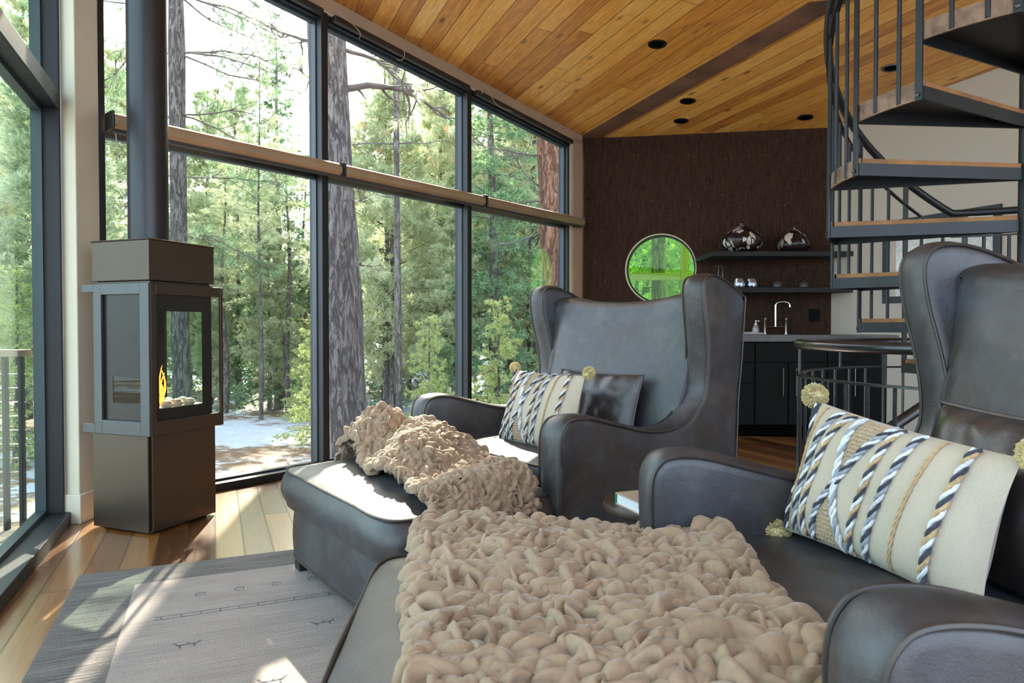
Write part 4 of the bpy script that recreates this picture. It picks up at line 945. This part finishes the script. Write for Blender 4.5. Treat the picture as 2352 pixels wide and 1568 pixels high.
# ---------------------------------------------------------------- spiral stair
SC = Vector((2.1886, 2.949)); SR = .7735; T0 = R(119.76); DT = R(22.3); HT = H + .0496; RI = .215
stair = thing('spiral_stair', 'black steel spiral stair with wooden treads around a round centre pole', 'spiral stair', (SC.x, SC.y, 0))
ZH = lambda a_: HT + RI * ((max(a_, R(79)) - T0) / DT)
def cyl(r_, a_): return Vector((r_ * math.cos(a_), r_ * math.sin(a_)))
mb = MB(); mb.lathe([(.0, 0), (.11, 0), (.11, .012), (.045, .014), (.045, cz(SC.x, SC.y) + .02), (.0, cz(SC.x, SC.y) + .02)], n=40); mb.build('pole', M['steel'], stair, True)
kmin, kmax = -4, 6
def arc(r_, a0, a1, z, n=8): return [(*cyl(r_, a0 + (a1 - a0) * i / n), z) for i in range(n + 1)]
for k in range(kmin, kmax + 1):
    a1 = T0 + DT * k; a0 = a1 - DT - R(1.5); zt_ = HT + RI * k
    if zt_ < .1: continue
    tr = bpy.data.objects.new('step', None); C.objects.link(tr); tr.parent = stair
    e = .012
    poly = [tuple(cyl(.045, a0)), ] + [tuple(cyl(SR - .012, a0 + (a1 - a0) * i / 8)) for i in range(9)] + [tuple(cyl(.045, a1))]
    # wood top
    mb = MB(); mb.prism(poly, zt_ - .020, zt_); mb.build('tread', M['tread'], tr, bevel=.002)
    mb = MB(); mb.prism(poly, zt_ - .028, zt_ - .0205)
    for a_ in (a0, a1):
        d_ = cyl(1, a_); q_ = Vector((-d_.y, d_.x)) * (.004 if a_ == a1 else -.004); p0, p1 = d_ * .04, d_ * (SR + .003)
        mb.prism([tuple(p0 - q_), tuple(p1 - q_), tuple(p1 + q_), tuple(p0 + q_)], zt_ - .070, zt_ - .020)
    mb.build('step_frame', M['steel'], tr)
    mb = MB(); ro = SR + .004; ri = SR - .006
    P_ = [tuple(cyl(ro, a0 + (a1 - a0) * i / 8)) for i in range(9)] + [tuple(cyl(ri, a1 - (a1 - a0) * i / 8)) for i in range(9)]
    mb.prism(P_, zt_ - .066, zt_ + .001); mb.build('step_rim', M['rust'] if k >= 3 else M['steel'], tr)
    # post at a1
    def flat(a_, r_, z0_, z1_, wd=.026, th=.010):
        mb = MB(); d_ = cyl(1, a_); q_ = Vector((-d_.y, d_.x)) * wd / 2; p = d_ * r_; e_ = d_ * th / 2
        mb.prism([tuple(p - q_ - e_), tuple(p + q_ - e_), tuple(p + q_ + e_), tuple(p - q_ + e_)], z0_, z1_); return mb
    mb = flat(a1 - R(.9), SR + .010, zt_ - .072, ZH(a1) + .95); mb.build('post', M['steel'], stair, bevel=.0015)
    mb = MB(); d_ = cyl(1, a1 - R(.9)); 
    for zz_ in (zt_ - .05,): mb.lathe([(0, -.004), (.007, -.004), (.008, .004), (0, .006)], n=10); 
    o = mb.build('bolt', M['steel_rail'], stair, True); o.location = (*(d_ * (SR + .018)), zt_ - .05); o.rotation_euler = Vector((d_.x, d_.y, 0)).to_track_quat('Z', 'Y').to_euler()
    for q_ in (.36, .70):
        a_ = a0 + (a1 - a0) * q_; zr = zt_ + RI * (q_ - 1) ; mb = MB(); mb.bar((*cyl(SR + .004, a_), zt_ - .06), (*cyl(SR + .004, a_), ZH(a_) + .83), .0085); mb.build('baluster', M['steel'], stair, True)
aa = [T0 + DT * (kmin - .4) + (DT * (kmax + 1 - kmin) + .2) * i / 90 for i in range(91)]
mb = MB(); mb.tube([(*cyl(SR + .012, a_), ZH(a_) + .955) for a_ in aa], .019, 14); mb.build('handrail', M['steel'], stair, True)
mb = MB()
for i in range(90):
    a_, b_ = aa[i], aa[i + 1]; za, zb2 = [ZH(q_) + .83 for q_ in (a_, b_)]
    p = [(*cyl(r_, q_), z) for (q_, z) in ((a_, za), (b_, zb2)) for r_ in (SR - .004, SR + .018)]
    mb.hexa([(x, y, z - .004) for x, y, z in (p[0], p[1], p[3], p[2])], [(x, y, z + .004) for x, y, z in (p[0], p[1], p[3], p[2])])
mb.build('lower_rail', M['steel'], stair)
# guard rail around the stair foot
gd = thing('guard_rail', 'round black steel guard rail with thick tube top circling the stair foot', 'railing', (SC.x, SC.y, 0)); GR = .90
g0, g1 = R(75), R(300)
mb = MB(); mb.tube([(*cyl(GR, g0 + (g1 - g0) * i / 90), .892) for i in range(91)], .022, 18); mb.build('handrail', M['steel_rail'], gd, True)
mb = MB(); N_ = 90; P_ = [tuple(cyl(GR + .016, g0 + (g1 - g0) * i / N_)) for i in range(N_ + 1)] + [tuple(cyl(GR - .016, g1 - (g1 - g0) * i / N_)) for i in range(N_ + 1)]
for i in range(N_):
    a_, b_ = g0 + (g1 - g0) * i / N_, g0 + (g1 - g0) * (i + 1) / N_
    mb.hexa([(*cyl(GR - .015, a_), .748), (*cyl(GR + .015, a_), .748), (*cyl(GR + .015, b_), .748), (*cyl(GR - .015, b_), .748)], [(*cyl(GR - .015, a_), .757), (*cyl(GR + .015, a_), .757), (*cyl(GR + .015, b_), .757), (*cyl(GR - .015, b_), .757)])
mb.build('lower_rail', M['steel_rail'], gd)
nb = 31
for i in range(nb):
    a_ = g0 + (g1 - g0) * (i + .3) / nb; mb = MB(); mb.bar((*cyl(GR, a_), 0), (*cyl(GR, a_), .75), .0075); mb.build('baluster', M['steel_rail'], gd, True)
for a_ in (R(80), R(118), R(152), R(205), R(240), R(275), R(296)):
    mb = MB(); mb.bar((*cyl(GR, a_), .75), (*cyl(GR, a_), .885), .008); mb.build('rail_post', M['steel_rail'], gd, True)
mb = MB(); p = (2056 - 1176) / F * 2.75 - SC.x, 2.75 - SC.y; mb.bar((p[0] - .12, p[1], .50), (p[0] + .20, p[1] + .02, .705), .022, 16); mb.build('sloping_rail', M['steel_rail'], gd, True)

# ---------------------------------------------------------------- deck and outdoors
dk = MB(); dk.prism([tuple(LP(-.15, .125)), tuple(LP(5.2, .125)), tuple(LP(5.2, 2.2)), tuple(LP(.1, 2.2))], -.14, -.04); tag(dk.build('deck', M['deck']), 'weathered wooden deck outside the left window', 'deck', kind='structure')
rl = thing('deck_railing', 'deck railing with wooden top and steel cables outside the left window', 'railing', (-2.42, 3.46, -.04))
mb = MB(); mb.box(-2.4, .0, -.05, .05, .865, .90); mb.build('top_rail', M['rail_wood'], rl, bevel=.004)
for k in range(11): 
    mb = MB(); z = .08 + k * .07; mb.bar((-2.4, 0, z), (0, 0, z), .003, 6); mb.build('cable', M['chrome'], rl, True)
for x in (-.02, -.10, -1.2, -2.35):
    mb = MB(); mb.box(x - .009, x + .009, -.015, .015, 0, .865); mb.build('post', M['steel'], rl, bevel=.002)
# ground
mb = MB(); nx = 90; G = []
def gz(x, y):
    d = max(0, y - 6); base = -.62 - .012 * d
    return base + .25 * noise.noise(Vector((x * .12, y * .12, 1))) * sstep((abs(x) + y - 3) / 6) + .06 * noise.noise(Vector((x * .9, y * .9, 4))) + (.02 * (y - 35) if y > 35 else 0)
for j in range(nx + 1):
    for i in range(nx + 1):
        x = -60 + 110 * i / nx; y = -25 + 110 * (j / nx) ** 1.3; G.append((x, y, gz(x, y)))
mb.add(G, [(j * (nx + 1) + i, j * (nx + 1) + i + 1, (j + 1) * (nx + 1) + i + 1, (j + 1) * (nx + 1) + i) for j in range(nx) for i in range(nx)])
tag(mb.build('ground', M['snow'], smooth=True, angle=0), 'snowy forest ground with bare brown patches', 'ground', kind='structure')

rng = np.random.default_rng(11)
class NB:   # fast numpy collector for blades
    def __init__(s): s.v = []; s.n = 0
    def tufts(s, P, D, length, width, per, spread):
        """P (n,3) positions, D (n,3) directions"""
        n = len(P); P = np.repeat(P, per, 0); D = np.repeat(D, per, 0)
        d = D + rng.normal(0, spread, D.shape); d /= np.linalg.norm(d, axis=1)[:, None] + 1e-9
        e = np.cross(d, rng.normal(0, 1, d.shape)); e /= np.linalg.norm(e, axis=1)[:, None] + 1e-9
        l = length * rng.uniform(.6, 1.15, (n * per, 1)); a = P; b = P + d * l * .5 + e * width; c = P + d * l; dd = P + d * l * .5 - e * width
        s.v.append(np.stack([a, b, c, dd], 1).reshape(-1, 3)); s.n += n * per
    def build(s, name, m, parent):
        v = np.concatenate(s.v); n = len(v) // 4; me = bpy.data.meshes.new(name)
        me.vertices.add(len(v)); me.vertices.foreach_set('co', v.astype(np.float32).ravel())
        me.loops.add(n * 4); me.loops.foreach_set('vertex_index', np.arange(n * 4, dtype=np.int32))
        me.polygons.add(n); me.polygons.foreach_set('loop_start', np.arange(0, n * 4, 4, dtype=np.int32)); me.polygons.foreach_set('loop_total', np.full(n, 4, dtype=np.int32))
        me.materials.append(m); me.update(); me.validate()
        o = bpy.data.objects.new(name, me); C.objects.link(o); o.parent = parent; return o
def branch_pts(p, d, ln, seg=8, droop=.0, wob=.12):
    out = [p]; q = p.copy(); d = d / np.linalg.norm(d)
    for i in range(seg):
        d = d + rng.normal(0, wob, 3) + np.array([0, 0, -droop]); d /= np.linalg.norm(d); q = q + d * ln / seg; out.append(q)
    return np.array(out)
def conifer(name, label, cat, h, cr, base, nbr, style, mt, mn, group, nl=.16, nw=.006, per=14, trunk_r=None, lean=(0, 0), dens=.2):
    t = thing(name, label, cat, (0, 0, 0), 0, group); tr_ = trunk_r or h * .014
    mb = MB(); pts = [(lean[0] * z / h + .05 * math.sin(z * .7), lean[1] * z / h, z) for z in np.linspace(-.3, h, 12)]; mb.tube(pts, [tr_ * (1 - .85 * i / 11) for i in range(12)], 12); mb.build('trunk', mt, t, True)
    mbb = MB(); nb_ = NB(); P = []; D = []
    for k in range(nbr):
        f_ = (k + rng.random()) / nbr; z = h * (base + (1 - base) * f_); a_ = rng.random() * 6.283
        prof = (1 - f_) ** (.75 if style == 'fir' else .5) * (1 if style == 'fir' else min(1, .35 + f_ * 2.5)); ln = max(.25, cr * prof * rng.uniform(.6, 1.1))
        up = {'fir': -.12, 'pine': .22}[style]
        b_ = branch_pts(np.array([lean[0] * z / h, lean[1] * z / h, z]), np.array([math.cos(a_), math.sin(a_), up + .5 * f_]), ln, 7, .03 if style == 'fir' else -.03)
        mbb.tube([tuple(q_) for q_ in b_], [max(.004, .012 * ln * (1 - i / 9)) for i in range(8)], 4, cap=False)
        m_ = max(4, int(ln / dens * (6 if style == 'fir' else 5)))
        s_ = rng.uniform(.18 if style == 'fir' else .42, 1.02, m_) * 7; i_ = np.clip(s_.astype(int), 0, 6); fr = (s_ - i_)[:, None]
        p_ = b_[i_] * (1 - fr) + b_[i_ + 1] * fr; dd = b_[i_ + 1] - b_[i_]; dd /= np.linalg.norm(dd, axis=1)[:, None]
        sp_ = ln * (.26 if style == 'fir' else .20) * (1.2 - s_ / 8)[:, None]
        o_ = rng.normal(0, 1, p_.shape) * np.array([1, 1, .30 if style == 'fir' else .5]) * sp_
        P.append(p_ + o_); D.append(dd * .8 + o_ / (np.linalg.norm(o_, axis=1)[:, None] + .01) * .7 + np.array([0, 0, .15 if style == 'pine' else -.05]))
    nb_.tufts(np.concatenate(P), np.concatenate(D), nl, nw, per, .55)
    mbb.build('branches', M['twig'], t); nb_.build('foliage', mn, t)
    return t
pale = conifer('pine_tree', '', 'tree', 7.5, 1.9, .10, 120, 'pine', M['bark_t'], M['needle_p'], 'pale young pines filling the wood outside the windows', nl=.16, nw=.009, per=20, dens=.14)
pale2 = conifer('pine_tree', '', 'tree', 9.5, 2.1, .16, 130, 'pine', M['bark_t'], M['needle_p'], 'pale young pines filling the wood outside the windows', nl=.16, nw=.009, per=20, dens=.14)
fir = conifer('fir_tree', '', 'tree', 8.5, 1.5, .05, 130, 'fir', M['bark_t'], M['needle_g'], 'dark green firs among the pines', nl=.11, nw=.009, per=16)
yel = conifer('fir_sapling', '', 'tree', 2.6, .8, .04, 60, 'fir', M['bark_t'], M['needle_y'], 'yellow green saplings in the snow', nl=.09, nw=.006, per=16)
thin = conifer('slender_pine', '', 'tree', 12, 1.3, .45, 60, 'pine', M['bark_t'], M['needle_p'], 'slender bare-stemmed pines in the wood', nl=.16, nw=.008, per=12, trunk_r=.075)
protos = {'pale': pale, 'pale2': pale2, 'fir': fir, 'yel': yel, 'thin': thin}; kids = {}
for o in C.objects:
    if o.parent: kids.setdefault(o.parent.name, []).append(o)
used = set()
def plant(kind, px, Y, s_, lab, zs=1.0):
    o = protos[kind]
    if kind in used: o = copy_tree(o, None, kids)
    used.add(kind); x = (px - 1176) / F * Y; o.location = (x, Y, gz(x, Y) - .05); o.rotation_euler = (0, 0, rng.random() * 6.283); o.scale = (s_, s_, s_ * zs); o['label'] = lab
    return o
plant('fir', 640, 15, .92, 'dark green fir just left of the big trunk, lower right of the stove window')
plant('fir', 1130, 12.5, 1.0, 'dark green fir filling the window by the brown wall')
plant('pale', 480, 16, .95, 'pale pine directly right of the stove'); plant('pale2', 545, 21, .95, 'tall pale pine topping the wood right of the stove pipe')
plant('pale', 900, 13, .88, 'pale pine filling the middle of the centre window'); plant('pale', 1010, 15, .95, 'pale pine at the right side of the centre window')
plant('pale', 1225, 14, 1.05, 'pale pine beside the orange trunk'); plant('yel', 718, 9.6, .62, 'yellow green sapling in the snow at the foot of the stove window')
plant('yel', 690, 12.5, .5, 'smaller yellow green sapling behind the one by the window'); plant('yel', 985, 9.5, .7, 'yellow green sapling at the bottom of the centre window'); plant('yel', 1150, 10, .8, 'yellow green sapling behind the far chair arm')
plant('thin', 888, 13, .95, 'slender grey stem in the centre window right of the big trunk', .62); plant('thin', 598, 12.5, .55, 'slender reddish stem in the snow right of the stove')
plant('pale', 270, 13, .9, 'pale pine left of the stove pipe'); plant('pale', 60, 12, .95, 'pale pine outside the left window'); plant('pale2', -80, 15, 1.0, 'tall pine outside the left window at the picture edge'); plant('yel', 30, 8, .9, 'yellow green sapling beyond the deck railing')
plant('pale', 150, 9, .75, 'pine close to the deck at the left window'); plant('fir', 1480, 14, .9, 'fir seen through the round green window'); plant('pale', 1590, 12, .8, 'pine seen through the round green window')
r2 = random.Random(3); spots = [(o.location.x, o.location.y) for o in C.objects if o.parent is None and o.get('category') == 'tree']
REG = [(-400, 140, 'outside the left window'), (232, 300, 'left of the stove pipe'), (385, 560, 'just right of the stove pipe'), (560, 745, 'left of the big trunk'), (835, 960, 'centre window, left half'), (960, 1066, 'centre window, right half'), (1096, 1235, 'in the window by the brown wall'), (1235, 1320, 'beside the orange trunk'), (1440, 1600, 'behind the round green window')]
for kd, px, Y, s_, zs_, lb_ in (('thin', 515, 13.5, .9, .42, 'first thin dark stem rising from the snow just right of the stove'), ('thin', 548, 15, 1.0, .45, 'thicker grey stem behind the snow patch right of the stove'), ('thin', 662, 14, .9, .5, 'thin stem under the dark fir left of the big trunk'),
        ('thin', 700, 16.5, 1.0, .5, 'thin stem behind the yellow green sapling'), ('fir', 505, 17.5, .48, 1, 'low fir thicket just right of the stove'), ('fir', 575, 18.5, .55, 1, 'low fir behind the slender reddish stem'), ('pale', 618, 14.2, .48, 1, 'small pale pine at the edge of the snow patch'),
        ('fir', 690, 19, .6, .9, 'small dark fir beside the big trunk'), ('fir', 430, 19.5, .6, 1, 'low fir behind the stove, seen past the pipe'), ('pale', 735, 15.5, .5, 1, 'small pale pine touching the window post by the big trunk'), ('fir', 940, 17.5, .6, 1, 'small fir low in the centre window'), ('pale', 1040, 12.5, .5, 1, 'small pale pine beside the second window post')):
    plant(kd, px, Y, s_, lb_, zs_)
LY = {}
def region(px):
    for a_, b_, t_ in REG:
        if a_ <= px <= b_: return t_
    return 'by a window post' if px < 1320 else None
for Yr, n_, sz, dep in ((15.5, 13, .56, 'low at the wood front'), (19, 14, .95, 'in the middle of the wood'), (25, 20, 1.0, 'far back in the wood'), (34, 26, 1.15, 'deep in the wood'), (44, 30, 1.3, 'farthest in the wood')):
    for i in range(n_):
        for tries in range(12):
            px = -260 + 1900 * (i + r2.uniform(.05, .95)) / n_; Y = Yr * r2.uniform(.88, 1.14); x = (px - 1176) / F * Y
            if all((x - a_) ** 2 + (Y - b_) ** 2 > 2.0 ** 2 for a_, b_ in spots): break
        rg_ = region(px)
        if rg_ is None or 150 < px < 225: continue
        spots.append((x, Y)); lowf = .66 if 540 < px < 780 else .80 if px < 480 else .9 if px < 540 else 1.0
        kind = r2.choices(('pale', 'pale2', 'fir', 'thin'), (6, 4, 3, 2))[0]
        if kind == 'thin' and 240 < px < 780: kind = 'pale'
        nm = {'pale': 'pale pine', 'pale2': 'tall pale pine', 'fir': 'dark green fir', 'thin': 'bare slender pine'}[kind]
        lab = '%s %s, %s' % (nm, dep, rg_)
        if lab in LY: lab = ('nearer ' if Y < LY[lab] else 'more distant ') + lab
        if lab in LY: continue
        LY.setdefault(lab, Y)
        plant(kind, px, Y, sz * lowf * r2.uniform(.75, 1.0) * (1.12 if px > 800 else .92), lab)
# big pines with their own trunks and bare limbs
def big_pine(name, label, pts, rad, mt, limbs, needle=None, tuft_n=0, nsub=5):
    x0_, y0_ = pts[0][0], pts[0][1]; t = thing(name, label, 'tree', (x0_, y0_, 0)); P = [(p[0] - x0_, p[1] - y0_, p[2]) for p in pts]
    mb = MB(); sp_ = spline(P, 6); nn = len(sp_); n = 28; mb2 = MB()
    mb.tube(sp_, [rad[0] + (rad[1] - rad[0]) * i / (nn - 1) for i in range(nn)], n)
    for i, v in enumerate(mb.v):
        q_ = Vector(v); k = 1 + .0; d_ = noise.noise(q_ * 2.2) * .02 + noise.noise(Vector((q_.x * 14, q_.y * 14, q_.z * 2.5))) * .016; c_ = sp_[min(i // n, nn - 1)]; e_ = q_ - c_; e_.z = 0
        mb.v[i] = tuple(q_ + e_.normalized() * d_) if e_.length > 0 else v
    mb.build('trunk', mt, t, True, angle=0)
    mb = MB(); T_ = []; TD = []
    for (z, ang, up, ln, r_, dr) in limbs:
        zz_ = [p.z for p in sp_]; i0 = min(range(nn), key=lambda i: abs(zz_[i] - z)); s0_ = np.array(sp_[i0])
        b_ = branch_pts(s0_, np.array([math.cos(R(ang)), math.sin(R(ang)), up]), ln, 10, dr, .13)
        mb.tube([tuple(q_) for q_ in b_], [r_ * (1 - .085 * i) for i in range(11)], 7)
        for k in range(nsub * 2):
            i_ = rng.integers(2, 10); dd = b_[i_ + 1 if i_ < 10 else 10] - b_[i_ - 1]; d2 = dd / np.linalg.norm(dd) + rng.normal(0, .7, 3); l2 = ln * rng.uniform(.12, .38)
            c_ = branch_pts(b_[i_], d2, l2, 5, dr, .22); mb.tube([tuple(q_) for q_ in c_], [max(.0025, r_ * .38 * (1 - .15 * i)) for i in range(6)], 5, cap=False)
            for q3 in range(3):
                j_ = rng.integers(1, 6); d3 = c_[j_] - c_[j_ - 1]; d3 = d3 / np.linalg.norm(d3) + rng.normal(0, .7, 3); e_ = branch_pts(c_[j_], d3, l2 * rng.uniform(.25, .6), 3, dr, .25)
                mb.tube([tuple(q_) for q_ in e_], [.003, .0028, .0025, .002], 4, cap=False)
                if needle and rng.random() < tuft_n: T_.append(e_[-1]); TD.append(d3 / np.linalg.norm(d3))
            if needle and rng.random() < tuft_n: T_.append(c_[-1]); TD.append(d2 / np.linalg.norm(d2))
    if mb.v: mb.build('limbs', M['twig'], t)
    if T_:
        nb_ = NB(); T_ = np.array(T_); TD = np.array(TD); nb_.tufts(T_, TD, .15, .0028, 34, .6); nb_.build('needles', M[needle], t)
    return t
def XY(px, Y): return (px - 1176) / F * Y
big_pine('ponderosa_pine', 'huge grey-barked pine trunk right outside the windows, behind the frame post', [(-1.88, 8, -.75), (-1.93, 8, .3), (-2.0, 8, 2), (-2.11, 8, 4.2), (-2.3, 8, 8), (-2.5, 8, 13)], (.268, .17), M['bark'],
    [(4.05, 178, .25, .8, .03, .0), (3.7, 185, .1, .5, .03, .0), (2.75, 170, .25, .55, .016, .0), (1.55, 185, .1, .35, .01, 0), (3.55, 5, -.25, 1.5, .05, .02), (4.3, 10, .0, 1.4, .03, .01), (2.3, -10, .2, .6, .02, 0), (1.7, 0, .25, .5, .016, 0)], 'needle_p', .25)
big_pine('tall_pine', 'tall straight pine trunk beside the black stove pipe', [(XY(418, 12), 12, -.8), (XY(415, 12), 12, 1), (XY(411, 12), 12, 6.7), (XY(405, 12), 12, 13)], (.155, .11), M['bark'],
    [(7.2, 10, -.3, 2.2, .022, .03), (6.6, 170, -.35, 1.8, .02, .03), (6.0, 0, -.1, 2.4, .022, .04), (5.4, 200, -.2, 1.7, .02, .02), (5.2, 20, .1, 2.6, .022, .05), (4.7, -10, -.1, 2.0, .02, .05), (4.2, 165, .0, 1.6, .018, .05), (3.9, 5, .1, 1.9, .018, .05), (3.3, 180, .0, 1.4, .015, .05), (6.9, 60, -.1, 2.0, .02, .03), (3.0, 350, .1, 1.5, .015, .04), (2.6, 30, 0, 1.2, .012, .03), (7.4, 340, -.4, 2.6, .02, .02), (6.3, 20, -.3, 2.8, .02, .03), (5.8, 350, -.2, 2.4, .02, .04), (4.9, 190, -.1, 2.0, .018, .04), (6.8, 185, -.4, 2.2, .018, .03), (4.4, 15, 0, 2.3, .018, .05), (7.6, 5, -.5, 3.0, .02, .02)], 'needle_g', .65, 8)
big_pine('orange_pine', 'orange and grey barked pine trunk in the window next to the brown wall', [(XY(1285, 10), 10, -.8), (XY(1276, 10), 10, 1), (XY(1266, 10), 10, 2.6), (XY(1258, 10), 10, 4), (XY(1250, 10), 10, 11)], (.185, .15), M['bark_o'],
    [(3.9, 190, .1, 1.3, .02, .0), (3.3, 200, -.1, 1.2, .018, .0), (2.8, 180, .1, 1.1, .015, 0), (3.6, 350, .1, .8, .015, 0), (2.4, 185, .2, 1.0, .014, 0), (3.0, 170, .3, 1.0, .015, 0)], None, 0, 8)
big_pine('dark_pine', 'dark pine trunk half hidden by foliage near the right window', [(XY(1180, 16), 16, -.8), (XY(1172, 16), 16, 2), (XY(1160, 16), 16, 7), (XY(1150, 16), 16, 12)], (.24, .17), M['bark_t'], [(6, 10, .1, 2, .02, .03), (5, 200, .1, 2, .02, .03), (4, 0, .1, 2, .02, .03)], 'needle_g', .8, 6)
big_pine('brown_branch_pine', 'pine with rusty brown needle clumps at the top of the centre window', [(XY(905, 11), 11.5, -.8), (XY(900, 11), 11.5, 4), (XY(905, 11), 11.5, 9)], (.06, .04), M['bark_t'],
    [(5.6, 10, 0, 1.6, .014, .02), (5.0, 0, 0, 1.7, .014, .04), (4.4, 190, 0, 1.2, .014, .04), (3.8, 20, .1, 1.3, .012, .04), (3.4, 170, 0, 1.2, .012, .03)], 'needle_b', .12, 6)
big_pine('window_pine', 'pine trunk seen through the round green window', [(XY(1512, 9.5), 9.5, -.8), (XY(1512, 9.5), 9.5, 6)], (.10, .09), M['bark'], [(2.2, 160, .3, 1.0, .015, 0)], 'needle_p', .6, 5)
# porch frame outside the round window
pf = thing('porch_frame', 'post and beam of the porch seen through the round green window', 'porch', (XY(1570, 8.9), 8.9, -.6))
mb = MB(); mb.box(-.04, .04, -.04, .04, 0, 4.0); mb.build('post', M['rail_wood'], pf)
mb = MB(); mb.box(-1.1, 1.0, -.03, .03, 2.18, 2.27); mb.build('beam', M['rail_wood'], pf)
mb = MB(); mb.box(-.02, 1.2, -.03, .03, 2.45, 2.5); mb.build('rail', M['rail_wood'], pf)
# remove plan names left over
